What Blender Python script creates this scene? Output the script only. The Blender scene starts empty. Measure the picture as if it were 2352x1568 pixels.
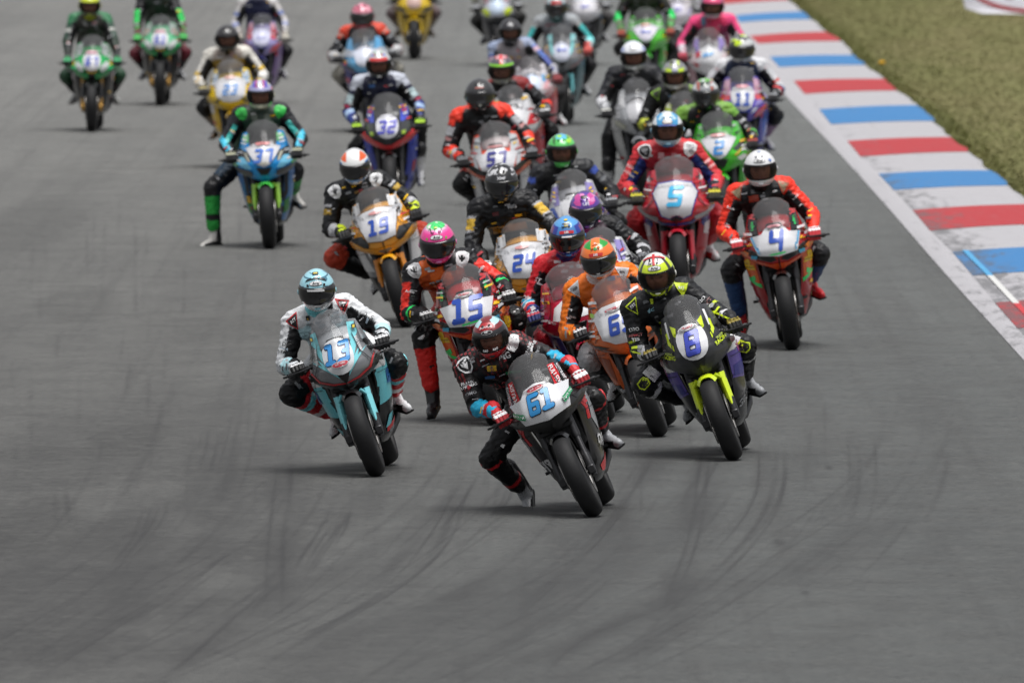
import bpy, bmesh, math, random
import numpy as np
from mathutils import Vector, Matrix, noise
from mathutils.bvhtree import BVHTree
from mathutils.geometry import delaunay_2d_cdt

random.seed(7); rng = np.random.default_rng(7)
SC = bpy.context.scene
COL = SC.collection
R = math.radians

# ------------------------------------------------------------------ camera, world, light
QW, QH = 2352.0, 1568.0            # photograph pixel frame used for measurements
CAM_H, LENS = 5.09, 500.0
FPX = LENS / 36.0 * QW
PITCH = math.atan((784 + 656) / FPX)
cam = bpy.data.cameras.new('camera'); cam.lens = LENS; cam.sensor_width = 36.0
cam.clip_start = 1.0; cam.clip_end = 4000.0
cam.dof.use_dof = True; cam.dof.focus_distance = 93.5; cam.dof.aperture_fstop = 7.5
camo = bpy.data.objects.new('camera', cam); COL.objects.link(camo)
camo.location = (0, 0, CAM_H); camo.rotation_euler = (math.pi / 2 - PITCH, 0, 0)
SC.camera = camo
SUN_EL, SUN_AZ = 78.0, 30.0
world = bpy.data.worlds.new('World'); SC.world = world; world.use_nodes = True
wn = world.node_tree; wn.nodes.clear()
sky = wn.nodes.new('ShaderNodeTexSky'); sky.sky_type = 'NISHITA'; sky.sun_disc = False
sky.sun_elevation = R(SUN_EL); sky.sun_rotation = R(180 - SUN_AZ); sky.dust_density = 4.0; sky.air_density = 1.0
hs = wn.nodes.new('ShaderNodeHueSaturation'); hs.inputs['Saturation'].default_value = 0.16
bg = wn.nodes.new('ShaderNodeBackground'); bg.inputs['Strength'].default_value = 0.058
wo = wn.nodes.new('ShaderNodeOutputWorld')
wn.links.new(sky.outputs[0], hs.inputs['Color']); wn.links.new(hs.outputs[0], bg.inputs[0]); wn.links.new(bg.outputs[0], wo.inputs[0])
sun = bpy.data.lights.new('sun', 'SUN'); sun.energy = 1.5; sun.angle = R(38); sun.color = (1, .985, .96)
suno = bpy.data.objects.new('sun', sun); COL.objects.link(suno)
sd = Vector((math.sin(R(SUN_AZ)) * math.cos(R(SUN_EL)), -math.cos(R(SUN_AZ)) * math.cos(R(SUN_EL)), math.sin(R(SUN_EL))))
suno.rotation_euler = sd.to_track_quat('Z', 'Y').to_euler(); suno.location = (0, 60, 40)
SC.view_settings.view_transform = 'Standard'; SC.view_settings.look = 'None'
SC.view_settings.exposure = 0.97; SC.view_settings.gamma = 1.0; SC.view_settings.use_curve_mapping = False
SC.render.engine = 'CYCLES'
SC.cycles.use_adaptive_sampling = False; SC.cycles.use_denoising = True; SC.cycles.denoising_input_passes = 'RGB'
SC.cycles.max_bounces = 6; SC.cycles.transparent_max_bounces = 12

def ray(px, py):
    x, y = (px - QW / 2) / FPX, (py - QH / 2) / FPX
    return Vector((x, math.cos(PITCH) - y * math.sin(PITCH), -math.sin(PITCH) - y * math.cos(PITCH)))
def on_plane(px, py, z=0.0):
    d = ray(px, py); t = (z - CAM_H) / d.z
    return Vector((d.x * t, d.y * t, z))
def at_depth(px, py, Y):
    d = ray(px, py); t = Y / d.y
    return Vector((d.x * t, Y, CAM_H + d.z * t))

# ------------------------------------------------------------------ colours and materials
def lin(c):
    c = c.lstrip('#')
    out = []
    for i in (0, 2, 4):
        v = int(c[i:i + 2], 16) / 255
        out.append(v / 12.92 if v <= .04045 else ((v + .055) / 1.055) ** 2.4)
    return tuple(out)
K = dict(k='#101012', k2='#1c1c1f', w='#e4e4e6', lg='#b4b4b8', g='#6c6e72', dg='#3c3d41', r='#c8242c', dr='#7c1c22', fr='#f23a26',
         o='#f0782a', do='#c8501c', y='#f2c21e', ly='#d4ea28', n='#7aa82a', gr='#3aa83c', fg='#28e070', dgn='#1c5a38', b='#2c58b8', lb='#4aa4e0',
         t='#7fd4de', t2='#b8e2ea', db='#1c2a5e', p='#5a44a8', lp='#9a8ed0', pk='#f04a90', hp='#ff2f80', br='#a8803a', gd='#b08a3a',
         sk='#c08870', s='#9a9ca0', cy='#28a8d0', num='#2a4fb0', ry='#e8b0b4', blu='#30508c', tan='#9a8f78')
def C(c):
    return lin(K.get(c, c))
_mats = {}
def mat(name, rgb=(.5, .5, .5), rough=.5, metal=0.0, coat=0.0, attr=False, bump=0.0, bscale=60.0, spec=.5, vary=0.0):
    key = (name, tuple(round(v, 4) for v in rgb), rough, metal, coat, attr)
    if key in _mats: return _mats[key]
    m = bpy.data.materials.new(name); m.use_nodes = True
    nt = m.node_tree; b = nt.nodes['Principled BSDF']
    b.inputs['Roughness'].default_value = rough; b.inputs['Metallic'].default_value = metal
    b.inputs['Coat Weight'].default_value = coat; b.inputs['Coat Roughness'].default_value = .12
    b.inputs['Specular IOR Level'].default_value = spec
    if attr:
        a = nt.nodes.new('ShaderNodeAttribute'); a.attribute_name = 'Col'
        src = a.outputs['Color']
    else:
        c = nt.nodes.new('ShaderNodeRGB'); c.outputs[0].default_value = (*rgb, 1); src = c.outputs[0]
    if vary > 0:
        tc = nt.nodes.new('ShaderNodeTexCoord'); nz = nt.nodes.new('ShaderNodeTexNoise')
        nz.inputs['Scale'].default_value = 9; nz.inputs['Detail'].default_value = 5
        mr = nt.nodes.new('ShaderNodeMapRange'); mr.inputs['From Min'].default_value = .3; mr.inputs['From Max'].default_value = .7
        mr.inputs['To Min'].default_value = 1 - vary; mr.inputs['To Max'].default_value = 1 + vary
        mx = nt.nodes.new('ShaderNodeVectorMath'); mx.operation = 'SCALE'
        nt.links.new(tc.outputs['Object'], nz.inputs['Vector']); nt.links.new(nz.outputs[0], mr.inputs[0])
        nt.links.new(src, mx.inputs[0]); nt.links.new(mr.outputs[0], mx.inputs['Scale']); src = mx.outputs[0]
        mr2 = nt.nodes.new('ShaderNodeMapRange'); mr2.inputs['To Min'].default_value = max(.05, rough - .12); mr2.inputs['To Max'].default_value = rough + .14
        nt.links.new(nz.outputs[0], mr2.inputs[0]); nt.links.new(mr2.outputs[0], b.inputs['Roughness'])
    nt.links.new(src, b.inputs['Base Color'])
    if bump > 0:
        tc = nt.nodes.new('ShaderNodeTexCoord'); nz = nt.nodes.new('ShaderNodeTexNoise'); nz.inputs['Scale'].default_value = bscale
        nz.inputs['Detail'].default_value = 4
        bp = nt.nodes.new('ShaderNodeBump'); bp.inputs['Strength'].default_value = bump; bp.inputs['Distance'].default_value = .01
        nt.links.new(tc.outputs['Object'], nz.inputs['Vector']); nt.links.new(nz.outputs[0], bp.inputs['Height'])
        nt.links.new(bp.outputs[0], b.inputs['Normal'])
    _mats[key] = m
    return m
def paint(c, matte=False):
    return mat('fairing_paint', C(c), .42 if matte else .26, 0, .12 if matte else .45, vary=.05)
M_STICK = mat('sticker_print', (1, 1, 1), .34, 0, .3, attr=True)
M_LEATHER = mat('leather', (1, 1, 1), .44, 0, 0, spec=.32, attr=True, bump=.6, bscale=34, vary=.10)
M_HELM = mat('helmet_paint', (1, 1, 1), .2, 0, .7, attr=True)
M_LPATCH = mat('suit_print', (1, 1, 1), .45, attr=True)
M_TYRE = mat('slick_rubber', (.012, .012, .013), .6, vary=.25, bump=.12, bscale=90, spec=.28)
M_BLACK = mat('satin_black', (.010, .010, .011), .45, vary=.2, spec=.35)
M_CARBON = mat('carbon_black', (.02, .02, .022), .3, 0, .5)
M_METAL = mat('alloy', (.42, .42, .43), .35, .9)
M_DMETAL = mat('dark_alloy', (.04, .04, .043), .38, .6)
M_GOLD = mat('gold_anodised', (.45, .26, .07), .35, .8)
M_STEEL = mat('disc_steel', (.32, .31, .30), .4, .9)
M_RIMB = mat('wheel_black', (.02, .02, .022), .35, .3)
M_RIMG = mat('wheel_gold', (.42, .25, .08), .4, .6)
M_VDARK = mat('visor_smoke', (.012, .012, .014), .09, 0, .6)
M_FACE = mat('skin', (1, 1, 1), .5, attr=True)
def glassy(name, tint, trans, rough, haze):
    m = bpy.data.materials.new(name); m.use_nodes = True; nt = m.node_tree; nt.nodes.clear()
    o = nt.nodes.new('ShaderNodeOutputMaterial'); tr = nt.nodes.new('ShaderNodeBsdfTransparent'); tr.inputs[0].default_value = (*tint, 1)
    p = nt.nodes.new('ShaderNodeBsdfPrincipled'); p.inputs['Base Color'].default_value = (*haze, 1); p.inputs['Roughness'].default_value = rough
    mx = nt.nodes.new('ShaderNodeMixShader'); lw = nt.nodes.new('ShaderNodeLayerWeight'); lw.inputs[0].default_value = .35
    mr = nt.nodes.new('ShaderNodeMapRange'); mr.inputs['To Min'].default_value = 1 - trans; mr.inputs['To Max'].default_value = min(1, 1 - trans + .45)
    nt.links.new(lw.outputs['Fresnel'], mr.inputs[0]); nt.links.new(mr.outputs[0], mx.inputs[0])
    nt.links.new(tr.outputs[0], mx.inputs[1]); nt.links.new(p.outputs[0], mx.inputs[2]); nt.links.new(mx.outputs[0], o.inputs[0])
    return m
M_SCREEN = glassy('clear_screen', (.96, .96, .97), .70, .05, (.20, .20, .205))
M_SCREEND = glassy('smoked_screen', (.5, .5, .52), .70, .1, (.22, .22, .24))
M_VCLEAR = glassy('visor_tinted', (.86, .84, .84), .90, .06, (.02, .02, .02))

# ------------------------------------------------------------------ mesh helpers (each returns verts, faces)
def join(*parts):
    V, F = [], []
    for v, f in parts:
        o = len(V); V += [tuple(p) for p in v]; F += [tuple(i + o for i in q) for q in f]
    return V, F
def xf(part, M):
    return [tuple(M @ Vector(p)) for p in part[0]], part[1]
def tube(pts, rad, n=10, cap=True, flat=1.0):
    pts = [Vector(p) for p in pts]; rad = [rad] * len(pts) if isinstance(rad, (int, float)) else rad
    V, F = [], []; prev = None
    for i, p in enumerate(pts):
        t = (pts[min(i + 1, len(pts) - 1)] - pts[max(i - 1, 0)]).normalized()
        a = Vector((0, 0, 1)) if abs(t.z) < .9 else Vector((1, 0, 0))
        if prev is not None: a = prev
        u = (a - t * a.dot(t)).normalized(); w = t.cross(u); prev = u
        for k in range(n):
            th = 2 * math.pi * k / n
            V.append(tuple(p + u * (math.cos(th) * rad[i]) + w * (math.sin(th) * rad[i] * flat)))
    for i in range(len(pts) - 1):
        for k in range(n):
            F.append((i * n + k, i * n + (k + 1) % n, (i + 1) * n + (k + 1) % n, (i + 1) * n + k))
    if cap:
        F.append(tuple(range(n))[::-1]); F.append(tuple(range((len(pts) - 1) * n, len(pts) * n)))
    return V, F
def loft(secs, n=16, cap=True, e=.75):
    V, F = [], []
    for (y, cx, cz, hw, hh) in secs:
        for k in range(n):
            th = 2 * math.pi * k / n; c, s = math.cos(th), math.sin(th)
            V.append((cx + hw * math.copysign(abs(c) ** e, c), y, cz + hh * math.copysign(abs(s) ** e, s)))
    for i in range(len(secs) - 1):
        for k in range(n):
            F.append((i * n + k, i * n + (k + 1) % n, (i + 1) * n + (k + 1) % n, (i + 1) * n + k))
    if cap:
        F.append(tuple(range(n))); F.append(tuple(range((len(secs) - 1) * n, len(secs) * n))[::-1])
    return V, F
def rbox(c, s, b=.25):
    """rounded box"""
    x, y, z = [v / 2 for v in s]; q = b * min(x, y, z)
    p = loft([(-y, 0, 0, x - q, z - q), (-y + q, 0, 0, x, z), (y - q, 0, 0, x, z), (y, 0, 0, x - q, z - q)], 12, True, .35)
    return [(v[0] + c[0], v[1] + c[1], v[2] + c[2]) for v in p[0]], p[1]
def lathe(prof, n=40, closed=True):
    """profile (x, r) turned about the X axis"""
    V, F = [], []; m = len(prof)
    for i in range(n):
        th = 2 * math.pi * i / n
        for x, r in prof: V.append((x, r * math.sin(th), r * math.cos(th)))
    for i in range(n):
        j = (i + 1) % n
        for k in range(m if closed else m - 1):
            l = (k + 1) % m
            F.append((i * m + k, i * m + l, j * m + l, j * m + k))
    return V, F
def grid(P):
    h, w = len(P), len(P[0]); V = [tuple(p) for r in P for p in r]
    F = [(i * w + j, i * w + j + 1, (i + 1) * w + j + 1, (i + 1) * w + j) for i in range(h - 1) for j in range(w - 1)]
    return V, F
def ellipsoid(c, s, nu=14, nv=9, M=None):
    V = [(0, 0, 1)]; F = []
    for j in range(1, nv):
        ph = math.pi * j / nv
        for i in range(nu):
            th = 2 * math.pi * i / nu; V.append((math.sin(ph) * math.cos(th), math.sin(ph) * math.sin(th), math.cos(ph)))
    V.append((0, 0, -1))
    for i in range(nu): F.append((0, 1 + i, 1 + (i + 1) % nu))
    for j in range(nv - 2):
        for i in range(nu):
            a = 1 + j * nu + i; b = 1 + j * nu + (i + 1) % nu
            F.append((a, a + nu, b + nu, b))
    L = len(V) - 1; o = 1 + (nv - 2) * nu
    for i in range(nu): F.append((o + i, L, o + (i + 1) % nu))
    out = []
    for v in V:
        p = Vector((v[0] * s[0], v[1] * s[1], v[2] * s[2]))
        if M: p = M @ p
        out.append((p.x + c[0], p.y + c[1], p.z + c[2]))
    return out, F
def capsule(a, b, ra, rb, n=12):
    a, b = Vector(a), Vector(b); d = b - a; L = d.length or 1e-6; t = d / L
    P, Rr = [], []
    for k in range(3): th = math.pi / 2 * (1 - k / 3.0); P.append(a - t * (ra * math.sin(th))); Rr.append(max(ra * math.cos(th), ra * .08))
    P.append(a); Rr.append(ra); P.append(b); Rr.append(rb)
    for k in range(1, 4): th = math.pi / 2 * k / 3.0; P.append(b + t * (rb * math.sin(th))); Rr.append(max(rb * math.cos(th), rb * .08))
    return tube(P, Rr, n)
def mesh_from(name, part, smooth=True, cols=None, sharp=None):
    me = bpy.data.meshes.new(name); me.from_pydata([tuple(v) for v in part[0]], [], part[1])
    if smooth: me.shade_smooth()
    if sharp: me.set_sharp_from_angle(angle=R(sharp))
    if cols is not None: set_cols(me, cols)
    me.update(); return me
def set_cols(me, cols):
    at = me.color_attributes.new('Col', 'FLOAT_COLOR', 'POINT')
    a = np.ones((len(me.vertices), 4), np.float32); c = np.asarray(cols, np.float32); a[:, :c.shape[1]] = c
    at.data.foreach_set('color', a.ravel())
def obj(name, me, mats, parent=None, loc=None, kind=None):
    o = bpy.data.objects.new(name, me); COL.objects.link(o)
    mats = mats if isinstance(mats, (list, tuple)) else [mats]
    while len(me.materials) < len(mats): me.materials.append(None)
    for i, m in enumerate(mats):
        o.material_slots[i].link = 'OBJECT'; o.material_slots[i].material = m
    if parent: o.parent = parent
    if loc is not None:
        if isinstance(loc, Matrix): o.matrix_local = loc
        else: o.location = loc
    if kind: o['kind'] = kind
    return o
_shared = {}
def shared(key, fn, sharp=35):
    if key not in _shared: _shared[key] = mesh_from(key.split('/')[0], fn(), True, None, sharp)
    return _shared[key]
def empty(name, M, label, cat, group=None):
    o = bpy.data.objects.new(name, None); COL.objects.link(o); o.matrix_world = M; o.empty_display_size = .2
    o['label'] = label; o['category'] = cat
    if group: o['group'] = group
    return o
_vox = []
def vox_now(jobs):
    """voxel-fuse capsules into continuous surfaces: list of (part, size, smooth iterations) -> meshes"""
    tmp = []
    for part, size, it in jobs:
        me = bpy.data.meshes.new('tmp'); me.from_pydata(part[0], [], part[1]); o = bpy.data.objects.new('tmp', me); COL.objects.link(o)
        m = o.modifiers.new('r', 'REMESH'); m.mode = 'VOXEL'; m.voxel_size = size; m.use_smooth_shade = True
        if it: s = o.modifiers.new('s', 'SMOOTH'); s.factor = .5; s.iterations = it
        tmp.append(o)
    dg = bpy.context.evaluated_depsgraph_get(); dg.update(); out = []
    for o in tmp:
        me = bpy.data.meshes.new_from_object(o.evaluated_get(dg)); out.append(me)
    for o in tmp:
        d = o.data; bpy.data.objects.remove(o); bpy.data.meshes.remove(d)
    return out
def verts_np(me):
    a = np.empty(len(me.vertices) * 3, np.float64); me.vertices.foreach_get('co', a); return a.reshape(-1, 3)
def bvh_of(me):
    return BVHTree.FromPolygons([v.co.copy() for v in me.vertices], [tuple(p.vertices) for p in me.polygons])

# ------------------------------------------------------------------ flat prints laid on a surface
_txt = {}
def text_poly(s, bold=.02):
    if (s, bold) not in _txt:
        cu = bpy.data.curves.new('t', 'FONT'); cu.body = s; cu.size = 1.0; cu.offset = bold; cu.align_x = 'CENTER'; cu.resolution_u = 2
        o = bpy.data.objects.new('t', cu); me = o.to_mesh()
        v = [(p.co.x, p.co.y) for p in me.vertices]; f = [tuple(p.vertices) for p in me.polygons]
        o.to_mesh_clear(); bpy.data.objects.remove(o); bpy.data.curves.remove(cu)
        if v:
            xs = [p[0] for p in v]; ys = [p[1] for p in v]; cx, cy = (min(xs) + max(xs)) / 2, (min(ys) + max(ys)) / 2
            h = max(ys) - min(ys); v = [((p[0] - cx) / h, (p[1] - cy) / h) for p in v]
        _txt[(s, bold)] = (v, f)
    return _txt[(s, bold)]
DG = {'0': '111101101101111', '1': '110010010010111', '2': '111001111100111', '3': '111001011001111', '4': '101101111001001', '5': '111100111001111',
      '6': '111100111101111', '7': '111001001001001', '8': '111101111101111', '9': '111101111001111'}
def digits_poly(s, w=.62, gap=.10, grow=0.0):
    """block racing digits, height 1, centred"""
    V, F = [], []; n = len(s); tot = n * w + (n - 1) * gap; x0 = -tot / 2
    cx = [0, .31 * w, .69 * w, w]; cy = [1, .80, .60, .40, .20, 0]
    for ch in s:
        g = DG[ch]
        on = lambda r, c: 0 <= r < 5 and 0 <= c < 3 and g[r * 3 + c] == '1'
        for r in range(5):
            for c in range(3):
                if not on(r, c): continue
                xa, xb, ya, yb = x0 + cx[c], x0 + cx[c + 1], cy[r] - .5, cy[r + 1] - .5
                L, Rg, U, D = on(r, c - 1), on(r, c + 1), on(r - 1, c), on(r + 1, c)
                if grow:
                    if not L: xa -= grow
                    if not Rg: xb += grow
                    if not U: ya += grow
                    if not D: yb -= grow
                ch_ = .4 * min(xb - xa, ya - yb)
                pts = []
                for (px, py, a, b, sx, sy) in ((xa, ya, L, U, 1, -1), (xb, ya, Rg, U, -1, -1), (xb, yb, Rg, D, -1, 1), (xa, yb, L, D, 1, 1)):
                    if not a and not b:
                        q = [(px, py + sy * ch_), (px + sx * ch_, py)]
                        pts += q if (px == xa) == (py == ya) else q[::-1]
                    else: pts.append((px, py))
                o = len(V); V += pts; F.append(tuple(range(o, o + len(pts))))
        x0 += w + gap
    return V, F
def poly(pts): return list(pts), [tuple(range(len(pts)))]
def oval(a, b, n=20, s=2.0):
    P = []
    for k in range(n):
        c, d = math.cos(2 * math.pi * k / n), math.sin(2 * math.pi * k / n)
        P.append((a * math.copysign(abs(c) ** (2 / s), c), b * math.copysign(abs(d) ** (2 / s), d)))
    return P
def place2(part, x, y, size=1.0, rot=0.0, shear=0.0, sx=1.0):
    c, s = math.cos(R(rot)), math.sin(R(rot)); out = []
    for (u, v) in part[0]:
        u = (u * sx + v * shear) * size; v = v * size
        out.append((x + u * c - v * s, y + u * s + v * c))
    return out, part[1]
class Prints:
    """collects flat prints for one surface; every layer sits a little above the last"""
    def __init__(self, bvh, jump=.05): self.bvh = bvh; self.jump = jump; self.V = []; self.F = []; self.Cc = []; self.layer = 0
    def add(self, part, col, frame, maxe=.02, step=.0007, lift=None):
        """frame: (origin, U, V, direction) in the surface's space"""
        O, U, W, D = frame; self.layer += 1; off = lift if lift is not None else .0012 + step * self.layer
        bm = bmesh.new(); vs = [bm.verts.new((p[0], p[1], 0)) for p in part[0]]
        for f in part[1]:
            try: bm.faces.new([vs[i] for i in f])
            except ValueError: pass
        bmesh.ops.triangulate(bm, faces=bm.faces[:])
        for _ in range(5):
            le = [e for e in bm.edges if e.calc_length() > maxe]
            if not le: break
            bmesh.ops.subdivide_edges(bm, edges=le, cuts=1); bmesh.ops.triangulate(bm, faces=bm.faces[:])
        bm.verts.index_update(); base = len(self.V); hit = []
        for v in bm.verts:
            o = O + U * v.co.x + W * v.co.y - D * 1.5
            loc, nrm, idx, dist = self.bvh.ray_cast(o, D)
            if loc is None: hit.append(None); self.V.append((0, 0, 0))
            else:
                if nrm.dot(D) > 0: nrm = -nrm
                p = loc + nrm * off - D * (off * .5); hit.append(p); self.V.append(tuple(p))
            self.Cc.append(col)
        for f in bm.faces:
            ii = [v.index for v in f.verts]
            if any(hit[i] is None for i in ii): continue
            if any((hit[ii[a]] - hit[ii[a - 1]]).length > self.jump for a in range(len(ii))): continue
            self.F.append(tuple(i + base for i in ii))
        bm.free()
    def rim(self, pts, frame, rad):
        O, U, W, D = frame; out = []
        for i in range(len(pts)):
            p, q = Vector(pts[i - 1]), Vector(pts[i])
            for k in range(1, max(2, int((q - p).length / .015)) + 1):
                r = p.lerp(q, k / max(2, int((q - p).length / .015))); o = O + U * r.x + W * r.y - D * 1.5; h = self.bvh.ray_cast(o, D)
                if h[0] is not None: out.append(h[0] - D * .002)
        return tube(out + out[:2], rad, 6) if len(out) > 6 else None
    def done(self, name, m, parent, stuff=True):
        if not self.F: return None
        used = sorted({i for f in self.F for i in f}); mp = {i: k for k, i in enumerate(used)}
        me = mesh_from(name, ([self.V[i] for i in used], [tuple(mp[i] for i in f) for f in self.F]), True, [self.Cc[i] for i in used])
        return obj(name, me, m, parent, kind='stuff' if stuff else None)
XN0 = (Vector((0, 0, .625 - .655 * 1.0758)), Vector((.965, 0, 0)), Vector((0, 0, 1.0758)), Vector((0, 1, 0)))     # nose cowl, front view
XF = (Vector((0, 0, 0)), Vector((1, 0, 0)), Vector((0, 0, 1)), Vector((0, 1, 0)))     # seen from the front
def side_frame(sx):   # seen from a side: u runs rearward, v up
    return (Vector((0, 0, 0)), Vector((0, 1, 0)), Vector((0, 0, 1)), Vector((-sx, 0, 0)))
# ------------------------------------------------------------------ motorcycle parts (local: x right in the picture, y to the rear, z up; origin = front tyre contact)
RF, RR, WB = .300, .315, 1.40
def tyre_part(r, w, rim):
    P = []
    for k in range(15):
        a = math.pi * (k / 14.0) - math.pi / 2          # rounded slick crown
        P.append((w / 2 * math.sin(a), r - .058 + .058 * math.cos(a) ** .8 if abs(math.cos(a)) > 1e-6 else r - .058))
    P += [(w / 2 * .92, rim + .012), (w / 2 * .62, rim), (-w / 2 * .62, rim), (-w / 2 * .92, rim + .012)]
    return lathe(P, 56)
def rim_part(r, w):
    ring = lathe([(-w / 2, r), (-w / 2 + .006, r + .006), (w / 2 - .006, r + .006), (w / 2, r), (w / 2 - .012, r - .022), (-w / 2 + .012, r - .022)], 40)
    hub = lathe([(-.045, .012), (-.045, .035), (.045, .035), (.045, .012)], 18)
    sp = []
    for k in range(5):
        for d in (-.13, .13):
            a = 2 * math.pi * k / 5 + d
            sp.append(tube([(0, .03 * math.sin(a), .03 * math.cos(a)), (0, (r - .02) * math.sin(a + d * .3), (r - .02) * math.cos(a + d * .3))], [.013, .009], 6))
    return join(ring, hub, *sp)
def disc_part(): return join(lathe([(-.0025, .155), (.0025, .155), (.0025, .122), (-.0025, .122)], 40), *[tube([(0, .05 * math.sin(a), .05 * math.cos(a)), (0, .125 * math.sin(a), .125 * math.cos(a))], [.007, .005], 5) for a in [2 * math.pi * k / 8 for k in range(8)]])
def mudguard_part():
    P = []
    for i in range(22):
        a = R(-20 + 92 * i / 21); row = []
        for j in range(11):
            s = -1 + 2 * j / 10
            w = .074 * (1 - .25 * max(0, (abs(i - 10.5) - 7.5) / 3)); rr = .322 - .05 * abs(s) ** 3.2
            row.append((w * s, rr * math.sin(a), RF + rr * math.cos(a)))
        P.append(row)
    v, f = grid(P)
    inner = [[(p[0] * .95, (p[1]) * .985, RF + (p[2] - RF) * .985) for p in r] for r in P]
    v2, f2 = grid(inner); return join((v, f), (v2, [q[::-1] for q in f2]))
def guard_part(sx):
    # cover over the lower fork leg, hung from the mudguard
    P = []
    for i in range(9):
        t = i / 8; z = .60 - .27 * t; y = .105 - .055 * t + .02 * (1 - t); row = []
        for j in range(7):
            s = -1 + 2 * j / 6; w = .032 - .008 * t
            row.append((sx * (.098 + .012 * t) + w * s, y - .05 + .045 * abs(s) ** 2 - .012, z))
        P.append(row)
    a = grid(P); b = grid([[(p[0] * .99, p[1] + .005, p[2]) for p in r] for r in P])
    brace = tube([(sx * .07, .03, .60), (sx * .098, .055, .56)], .012, 6)
    return join(a, (b[0], [q[::-1] for q in b[1]]), brace)
def fork_part(sx):
    ax = Vector((sx * .108, 0, RF)); d = Vector((0, math.sin(R(23.5)), math.cos(R(23.5))))
    low = tube([ax - d * .05 + Vector((0, .012, 0)), ax + d * .02, ax + d * .12], [.020, .030, .026], 12)
    st = tube([ax + d * .1, ax + d * .26], .0215, 12); up = tube([ax + d * .25, ax + d * .27, ax + d * .60], [.024, .029, .029], 12)
    lug = rbox((sx * .108, -.005, RF), (.05, .07, .06)); ml = tube([(sx * .108, .035, .36), (sx * .108, .075, .40)], .013, 6)
    return join(low, st, up, lug, ml)
def caliper_part(sx): return join(rbox((sx * .083, .10, .335), (.058, .07, .115), .4), tube([(sx * .115, .09, .30), (sx * .115, .09, .375)], .014, 8), tube([(sx * .09, .11, .39), (sx * .10, .16, .52), (sx * .09, .2, .68)], .005, 5))
NZ = [(.622, .030, .035, .060), (.650, .105, .000, .14), (.690, .180, -.040, .26), (.735, .236, -.065, .36), (.790, .258, -.075, .42), (.850, .238, -.050, .42),
      (.920, .214, .000, .42), (.985, .196, .065, .42), (1.045, .180, .14, .42), (1.095, .165, .215, .425), (1.135, .135, .275, .43), (1.158, .10, .31, .435), (1.168, .05, .335, .44)]
NP = {'R': dict(w=1.0, ch=0.0, pt=1.0), 'D': dict(w=1.12, ch=.02, pt=.8), 'T': dict(w=1.13, ch=.0, pt=1.05), 'K': dict(w=1.13, ch=.0, pt=.95), 'H': dict(w=1.2, ch=.0, pt=.9)}
V_SC = .535
def nose_surface(kind):
    q = NP[kind]; a = np.array(NZ); t = np.linspace(0, 1, len(a))
    def cr(col, x): return sum(float(np.interp(x + o, t, a[:, col])) for o in (-.014, 0, .014)) / 3    # crisp but not knife-sharp creases
    def pt(u, v):
        z, w, yc, ye = [cr(c, v) for c in range(4)]
        w *= q['w']; s = abs(math.sin(u * math.pi / 2))
        f = .75 * float(np.interp(s, [0, .5, .86, 1], [0, .12 * q['pt'], .46, 1])) + .25 * s ** 2.4
        y = yc + (ye - yc) * f
        if v < .35: z -= .010 * (1 - s) * (1 - v / .35) - q['ch'] * s ** 2
        else: z -= .03 * s ** 2.5 * (1 if v < .75 else max(0, (1 - v) / .25))
        return Vector((math.copysign(w * s, u), y, z))
    return pt
def nose_u0(v): return float(np.interp((v - V_SC) / (1 - V_SC), [0, .41, .61, .8, 1], [.335, .50, .65, .8, .9]))
def nose_parts(kind):
    pt = nose_surface(kind); k0, k1 = 12, 20                     # side columns, screen columns
    rows_c = np.concatenate([np.linspace(0, V_SC, 34), np.linspace(V_SC, .745, 10)[1:]])
    def us(v):
        u0 = nose_u0(v); return np.concatenate([np.linspace(-1, -u0, k0 + 1), np.linspace(-u0, u0, k1 + 1)[1:], np.linspace(u0, 1, k0 + 1)[1:]])
    P = [[pt(u, v) for u in us(max(v, V_SC))] for v in rows_c]
    V, F = grid(P); w = len(P[0]); F = [f for f in F if not (f[0] // w >= 33 and k0 <= f[0] % w < k0 + k1)]
    inner = [(p[0] * .985, p[1] + .006, p[2]) for p in V]
    cowl = join((V, F), (inner, [q[::-1] for q in F]))
    # screen: same opening, bulged outwards
    Ps = []
    for v in np.linspace(V_SC - .012, .998, 24):
        row = []
        for u in np.linspace(-nose_u0(v) * 1.06, nose_u0(v) * 1.06, 17):
            p = pt(u, v); e = abs(u) / (nose_u0(v) * 1.06); tt = (v - V_SC) / (1 - V_SC)
            k = (1 - e ** 2.2) * math.sin(max(0, min(1, tt)) * math.pi * .9) * .03
            top = max(0, tt - .55) / .45
            p = p + Vector((0, -.006 - k, k * .6 + .006)); p.z -= .03 * top * e ** 2.5; p.y += .02 * top * e ** 2
            row.append(p)
        Ps.append(row)
    return cowl, grid(Ps)
SIDE = [(0, 0, .185, .62, 1.02), (.15, .10, .19, .58, 1.0), (.3, .150, .235, .53, .98), (.45, .188, .33, .49, .95), (.6, .222, .44, .44, .90), (.75, .246, .56, .39, .86), (.88, .262, .67, .345, .80), (1.0, .266, .775, .30, .76)]
def side_pt(t, s):
    a = np.array(SIDE); f = lambda c: float(np.interp(abs(t), a[:, 0], a[:, c])); sg = 1 if t >= 0 else -1
    prof = float(np.interp(s, [0, .06, .16, .34, .55, .8, 1], [.66, .77, .88, .98, 1.0, .93, .80]))
    x = f(1); xin = max(0, x - .085 * min(1, abs(t) * 3)) if x > .09 else x
    x = xin + (x - xin) * (prof - .66) / .34
    return Vector((sg * x, f(3) + (f(4) - f(3)) * s, f(2)))
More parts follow.
